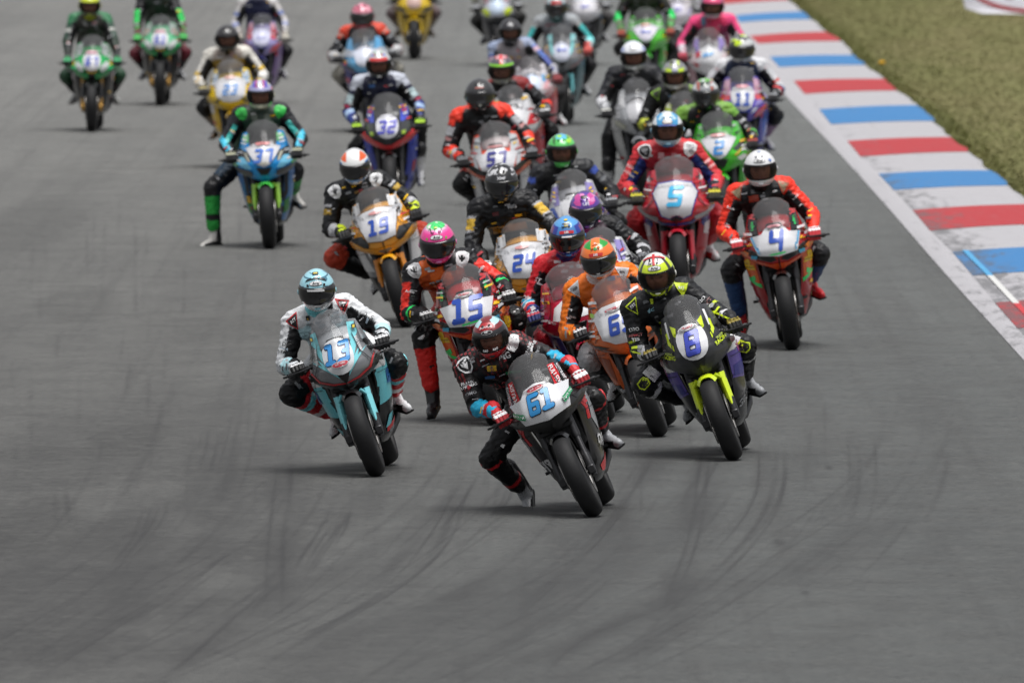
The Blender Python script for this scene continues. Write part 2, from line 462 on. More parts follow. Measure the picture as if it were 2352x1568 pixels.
def panel_part(t0, t1, nt=16, ns=16):
    ss = [0, .03, .06, .1, .16, .24, .34, .44, .55, .66, .78, .9, 1]
    P = [[side_pt(t0 + (t1 - t0) * i / nt, s) for s in ss] for i in range(nt + 1)]
    v, f = grid(P); sgn = 1 if (t0 + t1) > 0 else -1
    inner = [(p[0] - .006 * (1 if p[0] > 0 else -1), p[1] + .003, p[2] + .004) for p in v]
    n = len(v); w = len(ss); h = len(P)
    rim = [(j * w, j * w + n, (j + 1) * w + n, (j + 1) * w) for j in range(h - 1)]
    return v + inner, f + [tuple(i + n for i in q[::-1]) for q in f] + rim
def handlebar_part(sx):
    return join(tube([(sx * .10, .262, .832), (sx * .16, .256, .842), (sx * .22, .252, .842), (sx * .375, .282, .828)], .0125, 8), rbox((sx * .115, .262, .838), (.05, .055, .05), .4), rbox((sx * .205, .25, .845), (.035, .05, .04), .4))
def grip_part(sx): return tube([(sx * .235, .2545, .8415), (sx * .25, .2575, .8405), (sx * .355, .278, .830), (sx * .37, .281, .8285), (sx * .385, .284, .827)], [.017, .0165, .0165, .019, .013], 10)
def lever_part(sx): return tube([(sx * .20, .215, .845), (sx * .225, .195, .842), (sx * .29, .19, .836), (sx * .355, .205, .826), (sx * .375, .2, .822)], [.009, .008, .007, .006, .008], 7)
def lguard_part(sx): return join(tube([(sx * .375, .275, .828), (sx * .405, .265, .83), (sx * .412, .20, .832), (sx * .385, .165, .833), (sx * .30, .155, .838)], [.008, .009, .008, .0075, .006], 7))
def reservoir_part(sx): return join(tube([(sx * .19, .235, .868), (sx * .19, .235, .91)], [.02, .022], 10), tube([(sx * .19, .235, .91), (sx * .19, .235, .918)], .019, 10), rbox((sx * .185, .23, .855), (.04, .05, .03), .4))
def tank_part(): return loft([(.43, 0, .905, .05, .02), (.45, 0, .915, .10, .05), (.50, 0, .925, .145, .08), (.60, 0, .935, .165, .10), (.70, 0, .925, .155, .10), (.80, 0, .895, .115, .08), (.88, 0, .86, .085, .045), (.89, 0, .855, .05, .02)], 20)
def seat_part(): return loft([(.86, 0, .845, .07, .02), (.90, 0, .85, .12, .028), (1.0, 0, .858, .14, .03), (1.10, 0, .875, .13, .03), (1.13, 0, .885, .10, .02)], 16)
def tail_part(): return loft([(.86, 0, .79, .09, .03), (1.0, 0, .80, .145, .05), (1.12, 0, .875, .14, .08), (1.2, 0, .93, .135, .075), (1.32, 0, .975, .115, .055), (1.43, 0, 1.01, .085, .035), (1.52, 0, 1.03, .05, .02), (1.545, 0, 1.035, .02, .006)], 18)
def engine_part():
    return join(rbox((0, .62, .46), (.30, .30, .34), .2), rbox((0, .82, .40), (.28, .22, .26), .2), rbox((0, .5, .80), (.20, .42, .12), .3), tube([(-.13, .30, .84), (-.15, .6, .72), (-.13, .88, .48)], .035, 8), tube([(.13, .30, .84), (.15, .6, .72), (.13, .88, .48)], .035, 8),
                *[tube([(x, .47, .50), (x, .40, .42), (x * .8, .44, .28), (x * .5, .6, .22)], .022, 7) for x in (-.09, -.03, .03, .09)])
def radiator_part():
    p = [rbox((0, .43, .57), (.30, .035, .24), .2), rbox((0, .46, .38), (.24, .03, .10), .2)]
    p += [rbox((0, .411, .47 + .018 * k), (.27, .004, .004), .2) for k in range(12)]
    return join(*p)
def clamp_part(): return join(rbox((0, .24, .815), (.27, .08, .03), .4), rbox((0, .15, .64), (.25, .09, .045), .4), tube([(0, .17, .62), (0, .255, .84)], .025, 10))
def dash_part(): return join(rbox((0, .20, .945), (.13, .025, .085), .3), tube([(0, .02, .78), (0, .1, .86), (0, .19, .93)], .012, 6), tube([(-.14, .1, .84), (0, .02, .78), (.14, .1, .84)], .009, 6))
def swing_part(): return join(*[loft([(.88, sx * .10, .42, .035, .05), (1.1, sx * .125, .39, .022, .05), (1.3, sx * .135, .335, .018, .04), (1.47, sx * .135, .315, .014, .03)], 10) for sx in (-1, 1)], tube([(-.1, .95, .41), (.1, .95, .41)], .05, 8), tube([(-.13, 1.4, .315), (.13, 1.4, .315)], .014, 8))
def exhaust_part(): return join(tube([(.06, .7, .22), (.13, .9, .235), (.165, 1.05, .30), (.185, 1.25, .40)], [.028, .03, .045, .05], 12), tube([(.185, 1.25, .40), (.188, 1.29, .42)], [.05, .032], 12))
def peg_part(sx): return join(tube([(sx * .145, .985, .37), (sx * .245, .985, .372)], .0115, 8), rbox((sx * .14, 1.02, .40), (.012, .09, .12), .3), tube([(sx * .15, .985, .37), (sx * .17, .86, .36)], .006, 5))
def disc_m(x): return Matrix.Translation((x, 0, 0))
_nose = {}
def get_nose(kind):
    if kind not in _nose:
        c, s = nose_parts(kind)
        mc = mesh_from('nose_cowl', c, True, None, 26); ms = mesh_from('windscreen', s, True)
        full = join(c, s); bv = BVHTree.FromPolygons([Vector(v) for v in full[0]], full[1]); _nose[kind] = (mc, ms, bv)
    return _nose[kind]
_side = {}
def get_side():
    if not _side:
        _side['L'] = mesh_from('side_panel', panel_part(-1, -.30), True, None, 50); _side['R'] = mesh_from('side_panel', panel_part(.30, 1), True, None, 50)
        _side['B'] = mesh_from('belly_pan', panel_part(-.30, .30), True, None, 50)
        for k in 'LR': _side['bv' + k] = bvh_of(_side[k])
    return _side

def mirror(pts): return [(-x, z) for x, z in pts][::-1]
PLATES = {  # number board outlines, front view (x, z)
    'D': [(-.165, .905), (-.125, .785), (.0, .765), (.125, .785), (.165, .905), (.09, .915), (.06, .95), (.0, .965), (-.06, .95), (-.09, .915)],
    'R': [(-.118, .93), (-.112, .86), (-.075, .79), (0, .765), (.075, .79), (.112, .86), (.118, .93), (.09, .975), (0, .985), (-.09, .975)],
    'O': [(x, .872 + z) for x, z in oval(.098, .105, 24, 2.2)],
    'T': [(-.135, .955), (-.09, .79), (0, .775), (.09, .79), (.135, .955), (.075, .975), (0, .985), (-.075, .975)],
    'H': [(-.15, .90), (-.10, .765), (-.045, .745), (-.04, .775), (0, .765), (.04, .775), (.045, .745), (.10, .765), (.15, .90), (.11, .96), (0, .975), (-.11, .96)],
    'K': [(-.14, .935), (-.10, .86), (-.05, .80), (0, .775), (.05, .80), (.10, .86), (.14, .935), (.08, .965), (0, .972), (-.08, .965)],
    'W': [(-.155, .95), (-.135, .80), (-.07, .755), (0, .745), (.07, .755), (.135, .80), (.155, .95), (.08, .985), (0, .99), (-.08, .985)]}
def bike(sp, M, label):
    root = empty('racing_motorcycle', M, label, 'motorcycle', 'motorcycles racing down the track')
    kind = sp.get('nose', 'R'); body = sp['body']; matte = sp.get('matte', False)
    rimc = M_RIMG if sp.get('goldrim') else M_RIMB
    fw = obj('front_wheel', shared('rim/f', lambda: rim_part(.205, .09)), rimc, root, (0, 0, RF))
    obj('tyre', shared('tyre/f', lambda: tyre_part(RF, .126, .213)), M_TYRE, fw)
    for x in (-.075, .075): obj('brake_disc', shared('disc', disc_part), M_STEEL, fw, (x, 0, 0))
    rw = obj('rear_wheel', shared('rim/r', lambda: rim_part(.205, .15)), rimc, root, (0, WB, RR))
    obj('tyre', shared('tyre/r', lambda: tyre_part(RR, .195, .213)), M_TYRE, rw)
    mg = obj('mudguard', shared('mudguard', mudguard_part), paint(sp.get('mg', 'k')), root)
    for sx in (-1, 1):
        if sp.get('fg'): obj('fork_guard', shared('guard/%d' % sx, lambda: guard_part(sx)), paint(sp['fg']), mg)
        fk = obj('fork_leg', shared('fork/%d' % sx, lambda: fork_part(sx)), M_GOLD if sp.get('goldfork') else M_DMETAL, root)
        obj('brake_caliper', shared('caliper/%d' % sx, lambda: caliper_part(sx)), M_DMETAL, fk)
        hb = obj('handlebar', shared('handlebar/%d' % sx, lambda: handlebar_part(sx)), M_BLACK, root)
        obj('grip', shared('grip/%d' % sx, lambda: grip_part(sx)), M_BLACK, hb)
        obj('lever', shared('lever/%d' % sx, lambda: lever_part(sx)), M_DMETAL, hb)
        obj('lever_guard', shared('lguard/%d' % sx, lambda: lguard_part(sx)), M_BLACK, hb)
        if sx > 0: obj('fluid_reservoir', shared('reserv', lambda: reservoir_part(1)), M_DMETAL, hb)
        obj('footpeg', shared('peg/%d' % sx, lambda: peg_part(sx)), M_DMETAL, root)
    obj('steering_clamp', shared('clamp', clamp_part), M_BLACK, root)
    obj('instrument_panel', shared('dash', dash_part), M_BLACK, root)
    obj('engine', shared('engine', engine_part), M_BLACK, root); obj('radiator', shared('radiator', radiator_part), M_DMETAL, root)
    obj('swingarm', shared('swing', swing_part), M_METAL if sp.get('alloy') else M_DMETAL, root)
    obj('exhaust', shared('exhaust', exhaust_part), M_DMETAL, root)
    obj('fuel_tank', shared('tank', tank_part), paint(sp.get('tank', body)), root)
    obj('seat', shared('seat', seat_part), M_BLACK, root)
    obj('tail_unit', shared('tail', tail_part), paint(sp.get('tail', body)), root)
    mc, ms, bv = get_nose(kind); XN = (XN0[0], XN0[1] * NP[kind]['w'], XN0[2], XN0[3])
    nose = obj('nose_cowl', mc, paint(body, matte), root)
    obj('windscreen', ms, M_SCREEND if sp.get('smoke') else M_SCREEN, root)
    sd = get_side()
    P = Prints(bv, .17); L = Prints(bv, .12); L.layer = 9
    for it in sp.get('art', []):
        c, pts = C(it[0]), it[1]
        P.add(poly(pts), c, XN)
        if len(it) < 3: P.add(poly(mirror(pts)), c, XN, lift=.0012 + .0007 * (P.layer))
    rg = random.Random(len(label) * 31 + int(M.translation.x * 50))
    if sp.get('hi', True):       # panel joints
        for q in ([(.122, .985), (.127, .985), (.150, .87), (.205, .79), (.200, .788), (.146, .868)], [(.155, 1.05), (.159, 1.05), (.172, .93), (.250, .875), (.250, .870), (.168, .925)], [(.0, .752), (.002, .752), (.002, .66), (0, .66)]):
            P.add(poly(q), C('#0c0c0e'), XN); P.add(poly(mirror(q)), C('#0c0c0e'), XN, lift=.0012 + .0007 * P.layer)
    pal = sp.get('stk', ['w', 'w', 'k', 'y', 'r', 'lg'])
    for k in range(6 if pal else 0):       # small sponsor stickers on the cheeks and flanks
        x, z = rg.choice([(.205, .86), (.215, .88), (.19, .90), (.145, 1.0), (.15, .97), (.155, .94), (.20, .83), (.13, 1.03), (.175, .925)]); w, h = rg.uniform(.012, .03), rg.uniform(.005, .010); c_ = C(rg.choice(pal)); pts = [(x - w, z - h), (x + w, z - h + .008), (x + w, z + h + .008), (x - w, z + h)]
        P.add(poly(pts), c_, XN); P.add(poly(mirror(pts)), c_, XN, lift=.0012 + .0007 * P.layer)
    P.done('livery_stripe', M_STICK, nose)
    for it in sp.get('art', []):
        if it[1] is V_IN or it[1] is EYES or it[1] is SLOT or it[1][0] == (0, .775) or it[1][0] == (0, .77):
            for q in ([it[1] + mirror(it[1])] if it[1][0][0] == 0 else [it[1], mirror(it[1])]):
                r_ = P.rim(q, XN, .0045)
                if r_: obj('intake_rim', mesh_from('intake_rim', r_), M_CARBON, nose)
    if sp.get('plate'):
        PB = Prints(bv, .17); PB.layer = 12; ps = {'T': 1.15, 'D': 1.06, 'H': 1.12, 'K': 1.08}.get(sp['plate'], 1.06) * (1 if sp.get('hi', True) else .92) * sp.get('pscale', 1); pl = [(x * ps * (.84 if sp['plate'] == 'H' else 1), .875 + (z - .875) * ps) for x, z in PLATES[sp['plate']]]
        if sp.get('pedge'): PB.add(poly([(x * 1.07, .87 + (z - .87) * 1.08) for x, z in pl]), C(sp['pedge']), XN, lift=.0075)
        PB.add(poly(pl), C(sp.get('platec', '#d8d8dc')), XN, lift=.0125); pb = PB.done('number_board', M_STICK, root, False)
        if pb and sp.get('n'):
            N = Prints(bv, .17); N.layer = 15; s = sp.get('ns', .10) * 1.12; ang = sp.get('nrot', 0); nx, nz = sp.get('npos', (0, .865))
            kw = dict(w=.60 if len(sp['n']) == 2 else .66)
            if sp.get('nout'): N.add(place2(digits_poly(sp['n'], grow=.034, **kw), nx, nz, s, ang, .22), C(sp['nout']), XN, lift=.0155)
            N.add(place2(digits_poly(sp['n'], **kw), nx, nz, s, ang, .22), C(sp.get('nc', 'num')), XN, lift=.0175)
            N.done('race_number', M_STICK, pb)
    for it in sp.get('txt', []):   # (text, x, z, size, rot, colour[, stretch])
        L.add(place2(text_poly(it[0]), it[1], it[2], it[3], it[4], 0, it[6] if len(it) > 6 else 1.0), C(it[5]), XN)
    for it in sp.get('lab', []):   # small sticker shapes over the board
        L.add(poly(it[1]), C(it[0]), XN, lift=.0145 + .0004 * L.layer)
        if len(it) > 2: L.add(place2(text_poly(it[2]), *it[3]), C(it[4]), XN, lift=.0165 + .0004 * L.layer)
    L.done('lettering', M_STICK, nose)
    belly = obj('belly_pan', sd['B'], paint(sp.get('belly', sp.get('side', body))), root)
    for k, sx in (('L', -1), ('R', 1)):
        pn = obj('side_panel', sd[k], paint(sp.get('side', body)), root); S = Prints(sd['bv' + k], .10)
        for it in sp.get('sart', []):      # side view (y, z)
            S.add(poly(it[1]), C(it[0]), side_frame(sx))
        for it in sp.get('fart', []):      # front view (x, z) for the right side, mirrored on the left
            S.add(poly(it[1] if sx > 0 else mirror(it[1])), C(it[0]), XF)
        for it in sp.get('stxt', []):
            S.add(place2(text_poly(it[0]), it[1], it[2], it[3], it[4]), C(it[5]), (Vector((0, 0, 0)), Vector((0, sx, 0)), Vector((0, 0, 1)), Vector((-sx, 0, 0))) if sx > 0 else (Vector((0, 1.1, 0)), Vector((0, -1, 0)), Vector((0, 0, 1)), Vector((1, 0, 0))))
        for k in range(5 if pal else 0):
            y, z = rg.uniform(.46, .84), rg.uniform(.34, .72); w, h = rg.uniform(.02, .05), rg.uniform(.008, .016)
            S.add(poly([(y - w, z - h), (y + w, z - h), (y + w, z + h), (y - w, z + h)]), C(rg.choice(pal)), side_frame(sx))
        for q in ([(.33, .665), (.84, .69), (.84, .686), (.33, .661)], [(.62, .69), (.626, .69), (.60, .30), (.594, .30)]): S.add(poly(q), C('#0c0c0e'), side_frame(sx))
        for y, z in ((.42, .70), (.74, .70), (.56, .40), (.86, .42)): S.add(poly([(y + u, z + v) for u, v in oval(.009, .009, 8)]), C('g'), side_frame(sx))
        S.done('livery_stripe', M_STICK, pn)
    return root
# ------------------------------------------------------------------ riders
def ik(a, c, l1, l2, pole):
    d = c - a; L = d.length
    if L > (l1 + l2) * .995: c = a + d * ((l1 + l2) * .995 / L); d = c - a; L = d.length
    t = d / L; x = (l1 * l1 - l2 * l2 + L * L) / (2 * L); h = math.sqrt(max(0, l1 * l1 - x * x))
    p = (pole - t * pole.dot(t)).normalized()
    return a + t * x + p * h, c
# gloves: hand closed round a bar lying along x; fingers wrap over the front, wrist behind and above
def glove_mesh():
    W = Vector((0, .080, .062)); caps = []; tag = []
    xs = [-.034, -.0115, .0115, .033]; ln = [.85, 1.0, 1.05, .96]
    for x, l in zip(xs, ln):
        k = Vector((x, -.006, .046)); m = Vector((x * 1.02, -.012 - .036 * l, .028)); d = Vector((x * .98, -.012 - .038 * l, -.008)); e = Vector((x * .92, -.014, -.032))
        caps += [(W * .55 + Vector((x * .9, 0, .012)), k, .017, .0145), (k, m, .0128, .0115), (m, d, .0115, .0102), (d, e, .0102, .0090)]; tag += [0, 1, 0, 0]
    t0, t1, t2, t3 = Vector((.030, .045, .030)), Vector((.056, .012, .012)), Vector((.052, -.018, -.014)), Vector((.034, -.034, -.030))
    caps += [(t0, t1, .0165, .0135), (t1, t2, .0130, .0115), (t2, t3, .0112, .0095)]; tag += [0, 0, 0]
    caps += [(W * .9 + Vector((0, .01, .006)), W * .45 + Vector((0, 0, .01)), .030, .034)]; tag += [0]
    c0, c1 = W, W + Vector((0, .085, .068)); caps += [(c0, c1, .034, .050)]; tag += [2]
    me = vox_now([(join(*[capsule(*c, 10) for c in caps]), .0040, 2)])[0]; me.name = 'glove'
    v = verts_np(me); best = np.full(len(v), 1e9); tg = np.zeros(len(v), int)
    for (a, b, ra, rb), t in zip(caps, tag):
        a = np.array(a); b = np.array(b); ab = b - a; s = np.clip(((v - a) @ ab) / (ab @ ab), 0, 1); d = np.linalg.norm(v - a - s[:, None] * ab, axis=1) / (ra + (rb - ra) * s)
        q = d < best; best[q] = d[q]; tg[q] = t
    nr = np.empty(len(v) * 3); me.vertices.foreach_get('normal', nr); nr = nr.reshape(-1, 3)
    tg[(tg == 1) & (nr[:, 1] > -.1) & (nr[:, 2] < .3)] = 0
    mi = np.empty(len(me.polygons), np.int32)
    for p in me.polygons: mi[p.index] = tg[p.vertices[0]]
    for i in range(3): me.materials.append(None)
    me.polygons.foreach_set('material_index', mi); return me
def knuckle_part():
    return join(ellipsoid((0, .016, .062), (.030, .014, .010), 12, 8), *[ellipsoid((x, -.008, .060), (.0085, .011, .006), 8, 6) for x in (-.034, -.0115, .0115, .033)])
# boots: ankle at the origin, toe to -y
def boot_mesh():
    caps = [((0, .045, -.062), (0, -.02, -.070), .038, .040), ((0, -.02, -.066), (0, -.125, -.076), .041, .038), ((0, -.125, -.078), (0, -.175, -.080), .037, .026),
            ((0, .012, .0), (0, -.02, -.05), .049, .046), ((0, .05, -.06), (0, .035, 0), .036, .045), ((0, .022, 0), (0, .035, .10), .052, .058), ((0, .035, .10), (0, .03, .20), .058, .066)]
    me = vox_now([(join(*[capsule(*c, 12) for c in caps], rbox((0, -.06, -.108), (.066, .25, .016), .3), rbox((0, .055, -.106), (.06, .05, .026), .3)), .0062, 3)])[0]; me.name = 'boot'
    v = verts_np(me); mi = np.zeros(len(me.polygons), np.int32)
    for p in me.polygons:
        x, y, z = p.center
        if z < -.098: mi[p.index] = 2
        elif y < -.055 and z < -.03: mi[p.index] = 3 if abs(x) > .018 and y > -.15 and z < -.05 else 1
        elif y < .0 and -.055 < z < .13 and abs(x) < .045: mi[p.index] = 1
        elif z > .13: mi[p.index] = 0
    for i in range(4): me.materials.append(None)
    me.polygons.foreach_set('material_index', mi); return me
def face_part():
    v, f = ellipsoid((0, 0, 0), (.078, .098, .115), 40, 32); out = []; cols = []
    for x, y, z in v:
        d = 0
        if y < 0:
            d += .024 * math.exp(-((x / .014) ** 2 + ((z + .012) / .026) ** 2)) + .006 * math.exp(-((x / .05) ** 2 + ((z - .035) / .014) ** 2))
            for s in (-1, 1): d -= .012 * math.exp(-(((x - s * .030) / .017) ** 2 + ((z - .012) / .012) ** 2))
            d += .006 * math.exp(-((x / .022) ** 2 + ((z + .058) / .010) ** 2)) + .010 * math.exp(-((x / .03) ** 2 + ((z + .095) / .02) ** 2))
        out.append((x, y - d, z)); c = C('sk')
        if y < 0:
            for s in (-1, 1):
                e = ((x - s * .030) / .015) ** 2 + ((z - .012) / .007) ** 2
                if e < 1: c = C('#e8e0da')
                if ((x - s * .030) / .0062) ** 2 + ((z - .012) / .0062) ** 2 < 1: c = C('#2a1a14')
                if abs(x - s * .03) < .02 and abs(z - .036) < .005: c = C('#4a3024')
            if abs(x) < .022 and abs(z + .058) < .008: c = C('#a05850')
        if z < -.075 or z > .065: c = C('k2')
        cols.append(c)
    return out, f, cols
# helmet: faces -y; grid of azimuth x elevation with the eye port left open
E0, E1, AZ0 = -21.0, 16.0, 80.0
def helmet_pt(az, el, grow=0.0):
    a, e = R(az), R(el); ca, sa, ce, se = math.cos(a), math.sin(a), math.cos(e), math.sin(e)
    x = .126 * sa * ce; y = -(.148 if ca > 0 else .160) * ca * ce; z = (.138 if se > 0 else .158) * se
    chin = max(0.0, min(1.0, (-el - 8) / 22)); front = max(0.0, ca) ** 1.5
    y -= .034 * chin * front; x *= 1 - .10 * chin * front * abs(sa) + .02 * (1 - abs(se))
    if el > 20: y += .01 * (el - 20) / 70
    y += .012 * max(0, -ca) * max(0, se)
    p = Vector((x, y, z)); return p + p.normalized() * grow
def helmet_colors(pts, azel, rules, base):
    cols = np.tile(np.array(C(base)), (len(pts), 1))
    p = np.array(pts); az = np.array([q[0] for q in azel]); el = np.array([q[1] for q in azel]); X, Y, Z = p[:, 0], p[:, 1], p[:, 2]
    for r in rules:
        k = r[0]; c = np.array(C(r[1]))
        if k == 'el': m = (el >= r[2]) & (el <= r[3])
        elif k == 'top': m = Z > r[2]
        elif k == 'chin': m = (el < E0 - 1) & (np.abs(az) < (r[2] if len(r) > 2 else 90))
        elif k == 'x': m = (np.abs(X) >= r[2]) & (np.abs(X) <= r[3]) & (el >= r[4]) & (el <= r[5])
        elif k == 'side': m = (np.abs(az) > r[2]) & (np.abs(az) < r[3]) & (el > r[4]) & (el < r[5])
        elif k == 'spiral': m = (np.sin(R(1) * (az * r[2] + el * r[3]) + r[4]) > r[5]) & (el > r[6])
        elif k == 'noise':
            nv = np.array([noise.noise(Vector(q) * r[2] + Vector((r[5] if len(r) > 5 else 0, 0, 0))) for q in pts]); m = (nv > r[3]) & (el > r[4])
        elif k == 'brow': m = (el >= E1) & (el <= E1 + r[2]) & (np.abs(az) < 105)
        cols[m] = c
    gas = ((el >= E0 - 4) & (el <= E1 + 4) & (np.abs(az) < AZ0 + 6)); cols[gas] = C('k')
    return cols
def helmet_grid(hi):
    na = 96 if hi else 60
    els = list(np.linspace(-50, E0 - 4, 9 if hi else 6)) + [E0] + list(np.linspace(E0, E1, 10 if hi else 6))[1:-1] + [E1] + list(np.linspace(E1 + 4, 88, 30 if hi else 16))
    V, AE, F = [], [], []
    for e in els:
        for i in range(na):
            az = -180 + 360 * i / na; V.append(tuple(helmet_pt(az, e))); AE.append((az, e))
    ne = len(els)
    for j in range(ne - 1):
        for i in range(na):
            az = -180 + 360 * (i + .5) / na
            if E0 <= els[j] < E1 and abs(az) < AZ0: continue
            F.append((j * na + i, j * na + (i + 1) % na, (j + 1) * na + (i + 1) % na, (j + 1) * na + i))
    V.append(tuple(helmet_pt(0, 90))); AE.append((0, 90)); t = len(V) - 1
    for i in range(na): F.append(((ne - 1) * na + i, (ne - 1) * na + (i + 1) % na, t))
    # rolled bottom edge
    b = len(V)
    for i in range(na):
        az = -180 + 360 * i / na; p = helmet_pt(az, -50); V.append((p.x * .84, p.y * .86, p.z + .012)); AE.append((az, -50))
    for i in range(na): F.append((i, b + i, b + (i + 1) % na, (i + 1) % na))
    return V, F, AE
def visor_part():
    P = []
    for e in np.linspace(E0 - 3, E1 + 3, 10):
        k = abs((e - (E0 + E1) / 2) / ((E1 - E0) / 2 + 3)); am = AZ0 + 5 - 10 * k ** 3
        P.append([helmet_pt(a, e, .0045) for a in np.linspace(-am, am, 40)])
    v, f = grid(P); n = len(v); w = len(P[0]); h = len(P); inn = [tuple(Vector(p) - Vector(p).normalized() * .0035) for p in v]
    rim = [(j, j + n, j + 1 + n, j + 1) for j in range(w - 1)] + [((h - 1) * w + j + 1, (h - 1) * w + j + 1 + n, (h - 1) * w + j + n, (h - 1) * w + j) for j in range(w - 1)]
    return v + inn, f + [tuple(i + n for i in q[::-1]) for q in f] + rim
def liner_part(): return ellipsoid((0, .012, -.006), (.110, .125, .122), 20, 14)
VENTS = [('vent', -17, 52, (.010, .020, .006)), ('vent', 17, 52, (.010, .020, .006)), ('chin_vent', 0, -37, (.022, .008, .010)), ('visor_pivot', -86, -3, (.008, .020, .020)), ('visor_pivot', 86, -3, (.008, .020, .020))]
def spoiler_part():
    P = []
    for i in range(17):
        az = 180 + (-62 + 124 * i / 16); a = helmet_pt(az, 46, .001); b = helmet_pt(az, 28, .018 * (1 - abs(i - 8) / 9)); c = helmet_pt(az, 20, .001)
        P.append([a, (a + b) / 2 + a.normalized() * .004, b, c])
    return grid(P)
LIMB = dict(ua=.300, fa=.285, th=.44, sh=.435)
BONES = []
def skeleton(sp, M):
    """joints in motorcycle space"""
    M3 = sp['M3']; inv = M.inverted(); T = M.translation; J = {}
    hx, hy = sp['head']; dy = (M3 @ Vector((0, sp.get('hy', .50), 1.33))).y
    H = inv @ at_depth(hx, hy, T.y + dy)
    hw = Matrix.Rotation(R(sp.get('hyaw', 0)), 3, 'Z') @ Matrix.Rotation(R(sp.get('hroll', 0)), 3, 'Y') @ Matrix.Rotation(R(sp.get('hpit', 11)), 3, 'X')
    J['H'] = H; J['HM'] = M3.inverted() @ hw
    up = M3.inverted() @ Vector((0, 0, 1))
    nk = H + M3.inverted() @ Vector((0, .095, -.15)); J['N'] = nk
    sc = nk + Vector((0, .07, .0 + sp.get('shz', 0))); J['SC'] = sc
    pel = Vector((sp.get('hipx', .45) * H.x, 1.0, .905)) + Vector(sp.get('pel', (0, 0, 0))); J['P'] = pel
    for k, sx in (('L', -1), ('R', 1)):
        S = sc + Vector((sx * .186, .015, -.035)); g = Vector((sx * .305, .268, .835))
        if 'hand' + k in sp: g = Vector(sp['hand' + k])
        # wrist behind the grip, toward the elbow
        pole = Vector((sx * sp.get('elb', .45), .35, -.42))
        el0, _ = ik(S, g + Vector((0, .07, .05)), LIMB['ua'], LIMB['fa'], pole)
        d = el0 - g; ang = math.atan2(d.z, d.y) - math.atan2(.062, .080); ang = max(-.9, min(.6, ang))
        Rg = Matrix.Rotation(ang, 3, 'X'); yaw = math.atan2(-(el0.x - g.x), max(.05, d.y)) * .45
        Rg = Matrix.Rotation(yaw, 3, 'Z') @ Rg
        wr = g + Rg @ Vector((0, .125, .098)); el, wr2 = ik(S, wr, LIMB['ua'], LIMB['fa'] - .06, pole)
        J['S' + k] = S; J['E' + k] = el; J['W' + k] = wr2; J['G' + k] = g + (wr2 - wr); J['GR' + k] = Rg
        hip = pel + Vector((sx * .095, -.01, -.04)); toe = Vector((sx * .38, -.90, -.20)).normalized(); A = Vector((sx * .215, 1.04, .465)); pole = Vector((sx * (.42 + sp.get('knee' + k, 0)), -.9, .1))
        if 'foot' + k in sp:
            fx, fy, fdy = sp['foot' + k]; A = inv @ at_depth(fx, fy, T.y + fdy); tw = Vector(sp.get('toe' + k, (sx * .25, -.75, -.6))).normalized(); toe = (M3.inverted() @ tw).normalized()
            pole = Vector(sp.get('pole' + k, (sx * .5, -1.0, .3)))
        kn, A2 = ik(hip, A, LIMB['th'], LIMB['sh'], pole)
        J['h' + k] = hip; J['K' + k] = kn; J['A' + k] = A2; J['T' + k] = toe
    return J
def body_caps(J):
    B = []
    a = lambda n, p, q, r1, r2: B.append((n, Vector(p), Vector(q), r1, r2))
    P, SC_, N = J['P'], J['SC'], J['N']; mid = P.lerp(SC_, .5) + Vector((0, .05, .045))
    for sx in (-1, 1):
        a('spine', P + Vector((sx * .075, 0, 0)), mid + Vector((sx * .065, 0, 0)), .128, .122)
        a('spine', mid + Vector((sx * .065, 0, 0)), SC_ + Vector((sx * .085, .03, -.06)), .122, .126)
    a('chest', SC_ + Vector((-.10, .0, -.045)), SC_ + Vector((.10, .0, -.045)), .098, .098)
    a('chest', SC_ + Vector((0, -.03, -.10)), mid + Vector((0, -.04, -.02)), .098, .10)
    a('collar', SC_ + Vector((0, .0, .0)), N + Vector((0, -.015, .03)), .078, .068)
    a('hump', SC_ + Vector((0, .075, .07)), SC_.lerp(P, .45) + Vector((0, .06, .10)), .062, .05)
    for k, sx in (('L', -1), ('R', 1)):
        a('sh' + k, SC_ + Vector((sx * .09, .01, -.03)), J['S' + k], .094, .088)
        a('ua' + k, J['S' + k], J['E' + k], .080, .062); a('fa' + k, J['E' + k], J['W' + k], .062, .045)
        a('hip' + k, P + Vector((sx * .05, .02, -.03)), J['h' + k] + Vector((sx * .01, -.03, 0)), .125, .110)
        a('th' + k, J['h' + k], J['K' + k], .108, .077); sh_end = J['K' + k].lerp(J['A' + k], .82)
        a('sn' + k, J['K' + k], sh_end, .080, .062)
    return B
